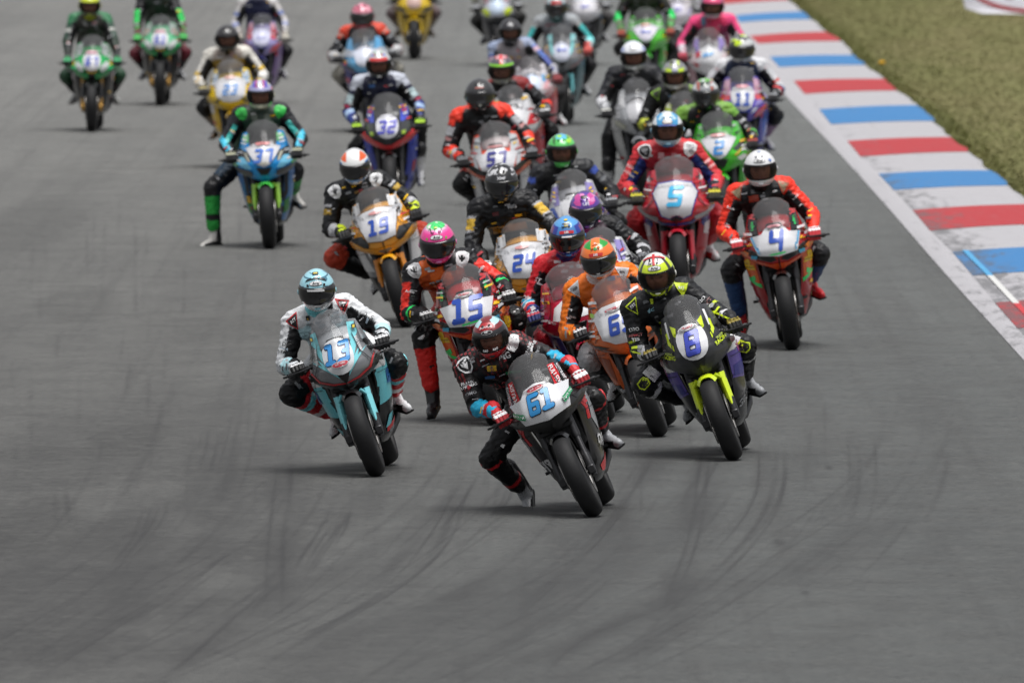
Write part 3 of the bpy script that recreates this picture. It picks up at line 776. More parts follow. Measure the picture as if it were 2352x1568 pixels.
def paint_body(v, nr, B, st, J):
    n = len(v); best = np.full(n, 1e9); bi = np.zeros(n, int); tt = np.zeros(n); dirs = np.zeros((n, 3))
    for i, (nm, a, b, ra, rb) in enumerate(B):
        a = np.array(a); b = np.array(b); ab = b - a; s = np.clip(((v - a) @ ab) / max(ab @ ab, 1e-9), 0, 1); q = v - a - s[:, None] * ab
        dl = np.linalg.norm(q, axis=1); d = dl - (ra + (rb - ra) * s); m = d < best; best[m] = d[m]; bi[m] = i; tt[m] = s[m]; dirs[m] = q[m] / np.maximum(dl[m], 1e-6)[:, None]
    col = np.zeros((n, 4)); g = lambda k, dflt: np.array((*C(st.get(k, st.get(dflt, st['base']))), 0))
    names = np.array([b[0] for b in B])[bi]
    col[:] = g('base', 'base')
    for nm, k, d in (('chest', 'chest', 'base'), ('collar', 'collar', 'chest'), ('hump', 'hump', 'base')): col[names == nm] = g(k, d)
    belly = (names == 'spine') & (nr[:, 1] < .2) ; col[belly] = g('belly', 'chest')
    for k, sx in (('L', -1), ('R', 1)):
        O = np.array((sx * .75, .25, .55)); O /= np.linalg.norm(O); m = names == 'sh' + k; col[m] = g('sh', 'base')
        inner = dirs @ O < st.get('inlim', -.05)
        for nm, ko, ki, lim in (('ua' + k, 'uao', 'uai', 0), ('fa' + k, 'fao', 'fai', 0)):
            m = names == nm; col[m] = g(ko, 'base'); col[m & inner] = g(ki, 'base')
            if ko == 'uao':
                q = m & ~inner & (tt < .30); col[q] = g('sh', 'base')
                col[m & (np.abs(dirs @ O - st.get('inlim', -.05)) < .10)] = (*C(st.get('pipe', '#242428')), 0)
                for j, (t0, t1, c) in enumerate(st.get('bands', [])): col[m & ~inner & (tt > t0) & (tt < t1)] = (*C(c), 0)
            else:
                for j, (t0, t1, c) in enumerate(st.get('fbands', [])): col[m & ~inner & (tt > t0) & (tt < t1)] = (*C(c), 0)
        Ot = np.array((sx * 1.0, -.1, .1)); inn = dirs @ Ot < -.1
        m = names == 'th' + k; col[m] = g('th', 'base'); col[m & inn] = g('thi', 'th'); col[m & (tt > .78)] = g('kn', 'th')
        m = names == 'sn' + k; col[m] = g('sn', 'th'); col[m & (tt < .22)] = g('kn', 'th')
        for (t0, t1, c) in st.get('sbands', []): col[m & (tt > t0) & (tt < t1)] = (*C(c), 0)
        col[names == 'hip' + k] = g('hip', 'thi')
    if st.get('tri'):
        m = np.isin(names, ['shL', 'shR', 'chest', 'collar']) | (np.isin(names, ['uaL', 'uaR']) & (tt < .62)); col[m, 3] = 1
    return col, names, tt
def leather_tri():
    m = M_LEATHER.copy(); m.name = 'leather_with_triangle_print'; nt = m.node_tree; b = nt.nodes['Principled BSDF']
    at = [n for n in nt.nodes if n.type == 'ATTRIBUTE'][0]; tc = nt.nodes.new('ShaderNodeTexCoord'); prev = None
    for ang in (0, 60, 120):
        mp = nt.nodes.new('ShaderNodeMapping'); mp.inputs['Rotation'].default_value = (R(90), R(ang), 0)
        w = nt.nodes.new('ShaderNodeTexWave'); w.bands_direction = 'X'; w.inputs['Scale'].default_value = 11.5
        nt.links.new(tc.outputs['Object'], mp.inputs[0]); nt.links.new(mp.outputs[0], w.inputs['Vector'])
        gt = nt.nodes.new('ShaderNodeMath'); gt.operation = 'GREATER_THAN'; gt.inputs[1].default_value = .80; nt.links.new(w.outputs['Fac'], gt.inputs[0])
        if prev:
            mx = nt.nodes.new('ShaderNodeMath'); mx.operation = 'MAXIMUM'; nt.links.new(prev, mx.inputs[0]); nt.links.new(gt.outputs[0], mx.inputs[1]); prev = mx.outputs[0]
        else: prev = gt.outputs[0]
    al = nt.nodes.new('ShaderNodeMath'); al.operation = 'MULTIPLY'; nt.links.new(prev, al.inputs[0]); nt.links.new(at.outputs['Alpha'], al.inputs[1])
    mix = nt.nodes.new('ShaderNodeMix'); mix.data_type = 'RGBA'; nt.links.new(al.outputs[0], mix.inputs['Factor'])
    old = b.inputs['Base Color'].links[0].from_socket; nt.links.new(old, mix.inputs['A']); mix.inputs['B'].default_value = (.012, .010, .011, 1)
    nt.links.new(mix.outputs['Result'], b.inputs['Base Color']); return m
SHIELD = [(0, -.055), (.03, -.035), (.046, 0), (.046, .035), (.02, .05), (-.02, .05), (-.046, .035), (-.046, 0), (-.03, -.035)]
VLOGO = [(-.024, .03), (-.008, .008), (-.008, .03), (.008, .03), (.008, .008), (.024, .03), (.024, .012), (0, -.03), (-.024, .012)]
TRI = [(-.045, .045), (.045, .03), (.03, -.01), (.005, -.055)]
def seg2(J, a, b, t):
    p = J[a].lerp(J[b], t); d = J[b] - J[a]; return p, math.degrees(math.atan2(d.z, d.x))
def person_finish(sp, M, J, me, B, gl, bt, fc):
    st = sp['suit']; root = empty('person', M, sp['plabel'], 'person', 'riders on the racing motorcycles')
    v = verts_np(me); nr = np.empty(len(v) * 3); me.vertices.foreach_get('normal', nr); nr = nr.reshape(-1, 3)
    col, names, tt = paint_body(v, nr, B, st, J)
    # creases in the leather, strongest at the bent joints
    seed = Vector((len(sp['plabel']) * 1.7, sp['head'][0] * .01, 5))
    amp = np.full(len(v), .005)
    for k in 'LR':
        for j in ('E', 'K', 'S', 'h'):
            amp += .008 * np.exp(-(np.linalg.norm(v - np.array(J[j + k]), axis=1) / .12) ** 2)
    amp += .006 * np.exp(-(np.linalg.norm(v - np.array(J['P'].lerp(J['SC'], .5)), axis=1) / .2) ** 2)
    nz = np.array([noise.noise(Vector((p[0] * 17, p[1] * 17, p[2] * 30)) + seed) for p in v]); nz = (1 - np.abs(nz) * 2.4)
    ln = {n_: (q - p).length for n_, p, q, _, _ in B}; fold = np.zeros(len(v))
    for n_ in ('uaL', 'uaR', 'faL', 'faR', 'thL', 'thR', 'snL', 'snR'):       # gathered folds running round the limbs
        m = names == n_; t_ = tt[m]; w_ = np.array([noise.noise(Vector(p) * 9 + seed) for p in v[m]]); k_ = np.clip(np.abs(t_ - .5) * 2.2, .15, 1)
        fold[m] = (1 - np.abs(np.sin(t_ * ln[n_] * 62 + w_ * 5)) * 1.6) * .0048 * k_ * np.clip(.5 + w_ * 2.5, 0, 1)
    v2 = v + nr * (nz * amp + fold)[:, None]; me.vertices.foreach_set('co', v2.ravel()); me.update()
    set_cols(me, col); me.name = 'race_suit'
    body = obj('race_suit', me, M_TRI if st.get('tri') else M_LEATHER, root)
    bv = bvh_of(me); Pp = Prints(bv); Lp = Prints(bv); Lp.layer = 6
    for k, sx in (('L', -1), ('R', 1)):
        if 'cup' in st:
            c = st['cup']; S = J['S' + k]; x, z = S.x + sx * -.012, S.z + .012; rot = -sx * 14
            shp = {'shield': SHIELD, 'tri': [(sx * a, b) for a, b in TRI]}[c[0]]
            Pp.add(place2(poly(shp), x, z, 1.12, rot), C(c[1]), XF); Pp.add(place2(poly(shp), x, z, .88, rot), C(c[2]), XF, lift=.0035)
            if c[0] == 'shield': Pp.add(place2(poly(VLOGO), x, z, 1.0, rot), C(c[3]), XF, lift=.0045)
            elif len(c) > 3: Lp.add(place2(text_poly(c[3]), x + sx * .002, z + .008, .020, rot + (52 if sx < 0 else -52) * 0 - sx * 8, .2), C(c[4]), XF)
        for (t, s, txt, c) in st.get('armtxt', []):
            p, a = seg2(J, 'S' + k, 'E' + k, t)
            rot = math.degrees(math.atan2((J['E' + k] - J['S' + k]).z, (J['E' + k] - J['S' + k]).x)); rot = rot + 90
            rot = (rot + 180) % 360 - 180
            if abs(rot) > 90: rot -= 180 * math.copysign(1, rot)
            Lp.add(place2(text_poly(txt), p.x + sx * .012, p.z, s, rot), C(c), XF)
        for (bone, t, off, pts, c) in st.get('armart', []):
            a_, b_ = {'ua': ('S', 'E'), 'fa': ('E', 'W'), 'th': ('h', 'K'), 'sn': ('K', 'A')}[bone]
            p, a = seg2(J, a_ + k, b_ + k, t); q = [(x * sx, y) for x, y in pts]; th = a + 90
            Pp.add(place2(poly(q), p.x + sx * off, p.z, 1.0, th), C(c), XF)
    sc = J['SC']; rg = random.Random(int(sp['head'][0]) * 7 + int(sp['head'][1])); tones = st.get('logos', ['lg', 'g', 'w', 's', 'lg', '#a83038', 'y'])
    for k_ in range(6):       # small sewn-on sponsor patches
        x, z = rg.uniform(-.13, .13), rg.uniform(-.20, .0); w, h = rg.uniform(.012, .028), rg.uniform(.004, .009)
        Lp.add(place2(poly([(-w, -h), (w, -h), (w, h), (-w, h)]), sc.x + x, sc.z + z), C(rg.choice(tones)), XF)
    for k in 'LR':
        for bone, lo, hi_ in (('SE', .4, .95), ('EW', .1, .7), ('hK', .5, .9)):
            for _ in range(2):
                p, an = seg2(J, bone[0] + k, bone[1] + k, rg.uniform(lo, hi_)); w, h = rg.uniform(.010, .022), rg.uniform(.004, .008)
                Lp.add(place2(poly([(-w, -h), (w, -h), (w, h), (-w, h)]), p.x + rg.uniform(-.03, .03), p.z, 1, an + 90), C(rg.choice(tones)), XF)
    tilt = sp.get('ctilt', 0)
    for (x, z, w, h, c) in st.get('chestart', []):
        Pp.add(place2(poly([(-w / 2, -h / 2), (w / 2, -h / 2), (w / 2, h / 2), (-w / 2, h / 2)]), sc.x + x, sc.z + z, 1, tilt), C(c), XF)
    for it in st.get('chesttxt', []):
        Lp.add(place2(text_poly(it[0]), sc.x + it[1], sc.z + it[2], it[3], it[5] if len(it) > 5 else 0), C(it[4]), XF)
    Pp.done('suit_panel', M_LPATCH, body); Lp.done('suit_lettering', M_LPATCH, body)
    # helmet
    h = sp['helm']; hi = sp.get('hi', True); Vh, Fh, AE = fc['grid_hi' if hi else 'grid_lo']
    HM = Matrix.Translation(J['H']) @ J['HM'].to_4x4() @ Matrix.Scale(sp.get('hs', .96) * 1.035, 4)
    mh = mesh_from('helmet', (Vh, Fh), True, helmet_colors(Vh, AE, h.get('rules', []), h['base']))
    ho = obj('helmet', mh, M_HELM, root, HM)
    clear = h.get('clear', False)
    obj('visor', shared('visor', visor_part, None), M_VCLEAR if clear else M_VDARK, ho)
    for nm, az, el, sz in (VENTS[2:] if h.get('novent') else VENTS):
        obj(nm, shared(nm + '/ell', lambda: ellipsoid((0, 0, 0), sz, 10, 7), None), mat('vent_plastic', C(h.get('vent', 'k')), .35), ho, helmet_pt(az, el, .002))
    obj('spoiler', shared('spoiler', spoiler_part, None), mat('vent_plastic', C(h.get('vent', 'k')), .35), ho)
    if clear: obj('face', fc['face'], M_FACE, root, HM @ Matrix.Translation((0, .0, -.012)) @ Matrix.Scale(1.02, 4)); 
    else: obj('liner', shared('liner', liner_part, None), M_BLACK, ho)
    if h.get('art') or h.get('txt'):
        hb = fc['bvh']; A = Prints(hb); A.layer = 1
        for it in h.get('art', []):
            el = it[3] if len(it) > 3 else 30; A.add(poly(it[1]), C(it[0]), frame_el(el), maxe=.012)
            if len(it) > 2 and it[2]: A.add(poly(mirror(it[1])), C(it[0]), frame_el(el), maxe=.012, lift=.0012 + .0007 * A.layer)
        A.done('helmet_graphic', M_STICK, ho)
        A = Prints(hb); A.layer = 8
        for it in h.get('txt', []):   # (text, x, z, size, rot, colour, el[, bold])
            A.add(place2(text_poly(it[0], it[7] if len(it) > 7 else .03), it[1], it[2], it[3], it[4], .12), C(it[5]), frame_el(it[6]), maxe=.012)
        A.done('helmet_lettering', M_STICK, ho)
    g = sp.get('glove', ('k', 'w', 'k')); b = sp.get('boot', ('k2', 'w', 'k', 'k'))
    gm = [mat('glove_leather', C(c), .5) for c in g[:3]]; bm_ = [mat('boot_leather', C(c), .4) for c in b[:4]]
    for k, sx in (('L', -1), ('R', 1)):
        Mg = Matrix.Translation(J['G' + k]) @ J['GR' + k].to_4x4() @ Matrix.Scale(1.08, 4)
        go = obj('glove', gl[0 if sx < 0 else 1], gm, root, Mg)
        obj('knuckle_guard', shared('knuckle', knuckle_part, None), mat('hard_plastic', C(g[3] if len(g) > 3 else g[1]), .3), go)
        toe = J['T' + k]; shin = (J['K' + k] - J['A' + k]).normalized(); y = -toe; z = (shin - y * shin.dot(y)).normalized(); x = y.cross(z)
        z2 = (z * .8 + shin * .2).normalized(); Rm = Matrix((x, y, z)).transposed()
        obj('boot', bt, bm_, root, Matrix.Translation(J['A' + k]) @ Rm.to_4x4() @ Matrix.Scale(1.05, 4))
        kn = J['K' + k]; d = (kn - J['h' + k]).normalized(); d2 = (kn - J['A' + k]).normalized(); f = (d + d2).normalized(); side = Vector((sx, -.25, .0)); side = (side - f * side.dot(f)).normalized(); up = side.cross(f)
        Mk = Matrix.Translation(kn + side * .058 + f * .02) @ Matrix((f, up, side)).transposed().to_4x4()
        obj('knee_slider', shared('slider', lambda: ellipsoid((0, 0, 0), (.040, .050, .018), 16, 9), None), mat('hard_plastic', C(st.get('slider', 'k')), .35), root, Mk)
        Mk = Matrix.Translation(kn + f * .050) @ Matrix((side, up, f)).transposed().to_4x4()
        obj('knee_guard', shared('kneecup', lambda: ellipsoid((0, 0, 0), (.046, .064, .018), 14, 9), None), mat('hard_plastic', C(st.get('cap', 'k')), .4), root, Mk)
        e = J['E' + k]; de = (e - J['S' + k]).normalized(); dw = (e - J['W' + k]).normalized(); f = (de + dw).normalized(); q = de.cross(f).normalized()
        Me = Matrix.Translation(e + f * .042) @ Matrix((q, f.cross(q), f)).transposed().to_4x4()
        obj('elbow_slider', shared('elbow', lambda: ellipsoid((0, 0, 0), (.032, .050, .020), 12, 8), None), mat('hard_plastic', C(st.get('eslider', 'k')), .35), root, Me)
    return root
def frame_el(el):
    """print frame on the helmet whose centre sits at elevation el, seen square-on (x across, z up the shell)"""
    D = Vector((0, math.cos(R(el)), -math.sin(R(el)))); W = Vector((0, math.sin(R(el)), math.cos(R(el)))); O = Vector((0, 0, 0))
    return (O, Vector((1, 0, 0)), W, D)
# ------------------------------------------------------------------ the field: one entry per motorcycle and rider
V_IN = [(.0, .765), (.055, .765), (.03, .715), (0, .678)]                       # centre intake
EYES = [(.02, .735), (.05, .765), (.13, .785), (.19, .825), (.245, .84), (.225, .80), (.15, .755), (.06, .722)]   # slit intakes
LIP = [(0, .668), (0, .71), (.06, .708), (.15, .742), (.22, .80), (.262, .845), (.270, .80), (.235, .755), (.16, .705), (.06, .668)]
FLANK = [(.112, 1.06), (.17, 1.04), (.185, .98), (.165, .905), (.115, .915), (.12, .98)]
SLOT = [(.11, .745), (.20, .80), (.245, .80), (.225, .755), (.14, .715)]
CHEEK = [(.17, .90), (.245, .87), (.262, .82), (.20, .80), (.12, .80)]
QUAT = ('ry', [(x, .958 + z) for x, z in oval(.05, .013, 14)])
def quattro(x=0, z=.955, rot=0): return [('#d8d8da', place2(poly(oval(.056, .016, 16)), x, z, 1, rot)[0]), ('#c03848', place2(poly(oval(.052, .013, 16)), x, z, 1, rot)[0], 'QUATTRO', (x, z, .011, rot), 'w')]
def arai(x=0, z=0, el=34, fg='k', bgc='w', s=1.0): return dict(art=[(fg, place2(poly(oval(.045, .019, 20)), x, z, s)[0], False, el), (bgc, place2(poly(oval(.042, .016, 20)), x, z, s)[0], False, el)], txt=[('Arai', x, z - .001, .021 * s, 0, fg, el, .03)])
def merge(*ds, **kw):
    o = {}
    for d in ds:
        for k, v in d.items(): o[k] = o.get(k, []) + v if isinstance(v, list) else v
    o.update(kw); return o
DUC = dict(nose='D', body='#b8242a', side='#a81c22', tail='#b0222a', tank='#b0222a', mg='k', goldrim=1, plate='D', nc='num', belly='k2',
           art=[('k2', FLANK), ('k', EYES), ('#f0561e', LIP), ('#f07a20', [(.19, .80), (.25, .84), (.262, .80), (.235, .765)]), ('y', [(.175, .872), (.255, .862), (.258, .845), (.165, .852)], ), ('k2', [(.185, .915), (.24, .90), (.245, .885), (.18, .893)]), ('cy', [(.14, .78), (.185, .785), (.19, .765), (.15, .755)])],
           txt=[('gs', .208, .903, .016, 8, 'fg'), ('gs', -.208, .903, .016, -8, 'fg')],
           sart=[('#e8641c', [(.30, .78), (.42, .79), (.52, .62), (.44, .50), (.40, .56)]), ('fg', [(.40, .52), (.55, .60), (.56, .57), (.42, .49)]), ('y', [(.36, .68), (.5, .70), (.5, .66), (.37, .64)])], fart=[('fg', [(.20, .60), (.235, .585), (.225, .545), (.195, .56)]), ('y', [(.225, .74), (.26, .72), (.26, .66), (.235, .64), (.22, .70)])])
TRI_B = dict(nose='T', body='#f0a83a', side='#909296', tail='#f0b050', tank='#f0b050', mg='#eaa41c', fg='#c87c20', plate='T', pedge='#8a6a48', nc='num',
             art=[('w', [(.108, 1.08), (.19, 1.07), (.20, .98), (.165, .90), (.10, .915), (.11, .98)]), ('w', [(.205, .87), (.245, .86), (.25, .825), (.21, .83)]), ('dg', [(.14, .83), (.20, .83), (.25, .82), (.26, .79), (.18, .765), (.10, .75), (.12, .79)]), ('k', SLOT), ('#eaa01c', LIP), ('g', [(0, .66), (0, .695), (.035, .70), (.05, .69)])],
             sart=[('w', [(.34, .74), (.62, .76), (.56, .52), (.42, .50)]), ('k', [(.45, .45), (.8, .5), (.9, .3), (.6, .25)])], goldrim=1)
R6 = dict(nose='R', plate='R', art=[('k', V_IN)])
def pattern(*rules, **kw): return dict(rules=list(rules), **kw)

FIELD = [
 # ---- front row
 dict(id='61', stk=[], pscale=1.1, c=(1371, 1187), lean=26, yaw=-2.5, sc=.95, shz=.05, head=(1127, 772), hroll=-12, hpit=18, hyaw=-9, hs=.93, footL=(1200, 1124, 1.2), toeL=(.02, -.72, -.69), poleL=(-.75, -1, .5), ctilt=-20,
   n='61', nose='D', body='#1e1d1f', matte=1, side='#2c2b2e', belly='k2', tail='w', tank='k2', mg='k', smoke=0, plate='D', ns=.108, nc='#2f8fd0', nout='#14203a', nrot=0,
   art=[('r', [(.118, 1.05), (.155, 1.045), (.168, .985), (.15, .905), (.118, .915)]), ('k', [(.157, 1.045), (.185, 1.02), (.20, .95), (.17, .90), (.152, .905), (.17, .985)]), ('r', [(.212, .955), (.222, .935), (.262, .83), (.256, .825)]), ('k', EYES), ('dr', [(.10, .69), (.2, .735), (.24, .78), (.245, .765), (.205, .715), (.12, .678)])],
   txt=[('FULLSIX', .137, .975, .026, -82, 'w'), ('FULLSIX', -.137, .975, .026, 82, 'w'), ('MOTORAPIDO', .172, .965, .018, -80, 'w', .8), ('MOTORAPIDO', -.172, .965, .018, 80, 'w', .8)],
   lab=quattro(0, .945) + [('#1f8a5a', [(.125, .80), (.185, .835), (.18, .865), (.118, .83)], 'ROCK OIL', (.151, .832, .011, 30), 'w'), ('#1f8a5a', [(-.125, .80), (-.185, .835), (-.18, .865), (-.118, .83)], 'ROCK OIL', (-.151, .832, .011, -30), 'w')],
   sart=[('r', [(.31, .77), (.36, .775), (.44, .70), (.46, .60), (.42, .60), (.40, .68)]), ('s', [(.40, .775), (.58, .77), (.66, .62), (.58, .50), (.47, .60), (.46, .72)]), ('r', [(.58, .28), (.85, .40), (.9, .36), (.64, .22)])], stxt=[('tyga', .62, .44, .10, 0, 'w')], fart=[('r', [(.205, .755), (.25, .77), (.265, .72), (.24, .70)])],
   suit=dict(base='k', chest='#5c2024', sh='#8a3034', uao='#6a2428', uai='k', fao='cy', fai='k', th='k2', kn='k', sn='k', tri=1, belly='k2', bands=[(.62, .80, '#2a2426'), (.80, 1.0, 'k')], fbands=[(.0, .12, 'cy'), (.62, .80, 'r')], sbands=[(.0, .06, 'r'), (.74, .84, 'r')], cup=('shield', 'w', 'k', 'w'), slider='r', cap='k2', eslider='w',
     armtxt=[(.36, .020, 'FRANK', 'w'), (.44, .020, 'THOMAS', 'w'), (.62, .022, 'OMG', 's')], chestart=[(-.02, -.115, .06, .035, '#d8b030'), (.07, -.03, .05, .016, '#1f8a5a'), (-.06, -.16, .07, .02, '#2468a8'), (.09, -.20, .10, .02, '#1f8a5a')], chesttxt=[('JS', -.02, -.115, .026, '#1c2c6a', -10), ('R&G', .085, -.075, .034, 'w', -10), ('ROCK OIL', .07, -.03, .009, 'w', -10), ('DUCATI', .0, -.235, .045, '#b8444c', -12)]),
   helm=merge(dict(base='k2', rules=[('top', 'dr', .075), ('side', 't2', 40, 120, 46, 70), ('chin', 'r', 70), ('side', 't', 100, 180, 20, 60), ('brow', 'k', 9), ('side', 'r', 60, 180, -50, -26)], clear=True, vent='k'), dict(art=[('#b02830', oval(.056, .034, 24), False, 50), ('k', place2(poly(oval(.042, .017, 20)), 0, 0, 1)[0], False, 30), ('w', oval(.039, .0145, 20), False, 30), ('k', oval(.036, .012, 20), False, 30)], txt=[('BEARDS', 0, .0, .017, 0, 'w', 46, .01), ('HJC', 0, 0, .016, 0, 'w', 30, .04), ('R&G', .035, .0, .013, 0, 'w', -16), ('R&G', -.03, 0, .013, 0, 'w', -16)])),
   glove=('#b8323a', 'w', 'r', 'w'), boot=('k', 's', 'k', 'k'),
   label='black racing motorcycle with red side strips and number 61, leading the field', plabel='rider in dark red triangle-print suit on motorcycle 61, one foot dangling off the peg'),
 dict(id='13', stk=[], c=(869, 1094), lean=18.5, yaw=-2, sc=.98, head=(728, 664), hroll=-4, hpit=15, hyaw=-1.5, hs=.95, kneeL=.5, ctilt=-14,
   n='13', nose='R', body='#77797d', side='k2', belly='k2', tail='#bfe6ea', tank='#c8ccd0', mg='k', fg='t', plate='O', platec='#d4d6da', ns=.112, nc='#3f94da', nout='#16245c', npos=(0, .892),
   art=[('t', [(.115, 1.06), (.16, 1.05), (.17, .985), (.145, .955), (.15, .93), (.115, .86), (.05, .765), (0, .715), (0, .83), (.06, .83), (.105, .90)]), ('t', [(.03, .735), (.10, .80), (.205, .885), (.13, .845), (.16, .90), (.10, .84), (.05, .77)]), ('r', [(0, .695), (0, .702), (.09, .718), (.18, .755), (.25, .855), (.256, .85), (.19, .745), (.10, .708)]), ('k2', [(0, .66), (0, .694), (.10, .706), (.19, .743), (.255, .82), (.262, .79), (.2, .71), (.1, .678)]), ('k', [(0, .775), (.048, .775), (.02, .725), (0, .70)])],
   txt=[('BAD KARMA', .152, .905, .017, -80, 'w', .8), ('BAD KARMA', -.152, .905, .017, 80, 'w', .8)],
   lab=quattro(0, .822) + [('#20242a', [(.125, 1.0), (.152, 1.0), (.155, 1.028), (.128, 1.028)]), ('#20242a', [(-.125, 1.0), (-.152, 1.0), (-.155, 1.028), (-.128, 1.028)]), ('#d8c040', [(.132, 1.005), (.147, 1.005), (.149, 1.022), (.134, 1.022)]), ('#d8c040', [(-.132, 1.005), (-.147, 1.005), (-.149, 1.022), (-.134, 1.022)])],
   sart=[('#70cad6', [(.28, .80), (.95, .80), (.86, .66), (.72, .50), (.42, .44), (.38, .60)]), ('w', [(.30, .80), (.6, .80), (.5, .70), (.34, .69)]), ('#2f5f98', [(.47, .66), (.56, .68), (.60, .60), (.50, .57)]), ('g', [(.60, .30), (.95, .40), (1.0, .3), (.62, .24)]), ('r', [(.56, .29), (.95, .40), (.95, .37), (.58, .25)]), ('#70cad6', [(.55, .36), (.62, .38), (.62, .30), (.55, .28)])], fart=[('w', [(.215, .80), (.27, .80), (.268, .70), (.24, .69)]), ('k', [(.235, .78), (.258, .775), (.256, .735), (.236, .74)])], stxt=[('SBK', .55, .60, .06, 0, '#2f6fb0')],
   suit=dict(base='#dadbde', logos=['lg', 'g', '#8a98a4'], pipe='#26282c', chest='#cfd1d4', sh='#dcdde0', uao='#d8dadd', uai='k', fao='#d4d8dc', fai='k', th='w', thi='r', kn='k', sn='r', belly='#b8d8e0', collar='t', hip='w', bands=[], fbands=[(.30, .85, 't2')], sbands=[(.35, .5, 't'), (.7, .85, 'w')], cup=('tri', 'r', 'k2', 'RST', 'w'), slider='t', cap='k', eslider='w',
     armtxt=[(.48, .024, 'D3O', 'k'), (.66, .018, 'swan', 'k'), (.36, .016, 'evlac', 'g')], chestart=[(-.075, -.03, .028, .034, 'k2'), (.10, .005, .03, .05, 'k2'), (-.075, -.075, .05, .012, 'g'), (.0, -.11, .05, .03, '#a8b4bc'), (.10, -.10, .06, .05, '#98a4ac')], chesttxt=[('LELOV', .075, -.05, .014, 'k', 8), ('JS', -.075, -.03, .018, 'y'), ('TCTS', .1, -.1, .02, 'w')]),
   helm=merge(arai(0, 0, 33), dict(base='#9ed4e2', rules=[('side', '#e6e8ea', 50, 130, -50, 6), ('chin', '#e6e6e8', 95), ('el', '#3c6a80', 47, 51), ('side', '#88c4d4', 0, 30, 60, 80), ('noise', '#48788c', 16, .32, 20), ('top', '#a8dce8', .13)], vent='#9ed4e2', art=[('k2', [(-.075, .012), (-.06, .028), (0, .036), (.06, .028), (.075, .012), (.06, .014), (0, .022), (-.06, .014)], False, 38), ('k2', [(-.02, -.016), (.02, -.016), (.02, .012), (-.02, .012)], False, 70), ('#c8b44a', [(-.013, -.010), (.013, -.010), (.013, .007), (-.013, .007)], False, 70), ('w', [(-.06, .004), (.055, .0), (.055, .012), (-.06, .016)], False, 10), ('k', [(-.062, -.014), (-.045, -.014), (-.05, .006), (-.062, .006)], False, 30), ('k', [(.062, -.014), (.045, -.014), (.05, .006), (.062, .006)], False, 30)], txt=[('MAXWELL', .02, 0, .010, 0, 'k', -27, .01), ('TCTS', 0, .0, .014, 0, 'g', -40)])),
   glove=('k', 'w', 'k', 'w'), boot=('k2', 'w', 'k', 'k'),
   label='grey racing motorcycle with turquoise wedges and fork guards, number 13, left of the leader', plabel='rider in white and pale turquoise suit with pale blue helmet leaning on motorcycle 13'),
 dict(id='8', stk=[], c=(1691, 1057), lean=20.5, yaw=-2, head=(1508, 628), hroll=-8, hpit=17, hyaw=-5, hs=.97, kneeL=.45, ctilt=-16, elb=.22,
   n='8', nose='R', body='#323337', matte=1, side='#232428', belly='k2', tail='#c8dc30', tank='k2', mg='ly', fg='ly', plate='O', ns=.125, nc='#4452c0', nout='#1a2058', npos=(0, .865), alloy=1,
   art=[('w', [(.135, 1.04), (.15, 1.035), (.16, .93), (.145, .935)]), ('ly', [(.152, .975), (.168, .965), (.172, .90), (.14, .85), (.136, .885), (.153, .915)]), ('ly', [(.08, .985), (.115, 1.01), (.112, .94), (.098, .93)]), ('k', [(0, .762), (.05, .762), (.03, .715), (0, .675)])],
   txt=[('RACING', .195, .825, .026, 18, 'ly', .8), ('RACING', -.195, .825, .026, -18, 'ly', .8), ('TRADING', .192, .848, .015, 18, '#c8dc6a', .8), ('TRADING', -.192, .848, .015, -18, '#c8dc6a', .8)],
   lab=quattro(0, .955) + [('#7a2a34', [(x + .245, .80 + z) for x, z in oval(.014, .03, 14)]), ('#7a2a34', [(x - .245, .80 + z) for x, z in oval(.014, .03, 14)])],
   sart=[('w', [(.28, .81), (.62, .80), (.42, .69), (.32, .685)]), ('#5a4aa0', [(.32, .70), (.42, .70), (.62, .76), (.78, .70), (.74, .60), (.56, .50), (.40, .52)]), ('#a04488', [(.44, .73), (.60, .755), (.66, .70), (.5, .67)]), ('#2a2c88', [(.40, .60), (.6, .62), (.56, .52), (.42, .53)])], fart=[('w', [(.20, .78), (.27, .80), (.268, .715), (.16, .69)])], stxt=[('GCGT', .60, .36, .05, 20, 's')],
   suit=dict(base='#1c1d20', chest='#1c1d20', sh='#1c1d20', uao='#202124', uai='k', fao='#1c1d20', fai='k', th='k2', kn='k2', sn='k', belly='k', bands=[(.74, .80, 'ly')], fbands=[(.48, .80, '#d8d8da')], sbands=[(.2, .3, 'w')], cup=('tri', 'ly', 'k2', 'RST', 'w'), slider='k2', cap='k2', eslider='ly',
     armtxt=[(.46, .024, 'D3O', 'w'), (.60, .020, 'IMPACT', '#a86a6a'), (.70, .022, 'TEE', 'w')], armart=[('fa', .20, .012, [(-.006, -.10), (.006, -.10), (.006, .09), (-.006, .09)], 'ly'), ('ua', .86, .02, [(-.03, -.012), (.03, -.012), (.03, .004), (-.03, .004)], 'ly'), ('th', .72, .0, [(-.05, -.045), (.05, -.045), (.05, .03), (-.05, .03)], 'w'), ('th', .98, .0, [(-.035, -.03), (0, -.045), (.035, -.03), (.035, .03), (0, .045), (-.035, .03)], 'ly'), ('th', .98, .0, [(-.027, -.024), (0, -.036), (.027, -.024), (.027, .024), (0, .036), (-.027, .024)], 'k2')], chestart=[(.07, .01, .018, .07, 'ly'), (-.04, -.03, .016, .05, 'ly'), (-.05, -.22, .012, .10, 'ly'), (.0, -.25, .05, .012, 'ly')], chesttxt=[('MC', -.06, -.085, .026, '#8ab8c8'), ('alpha', .11, .0, .016, 'g', 14)]),
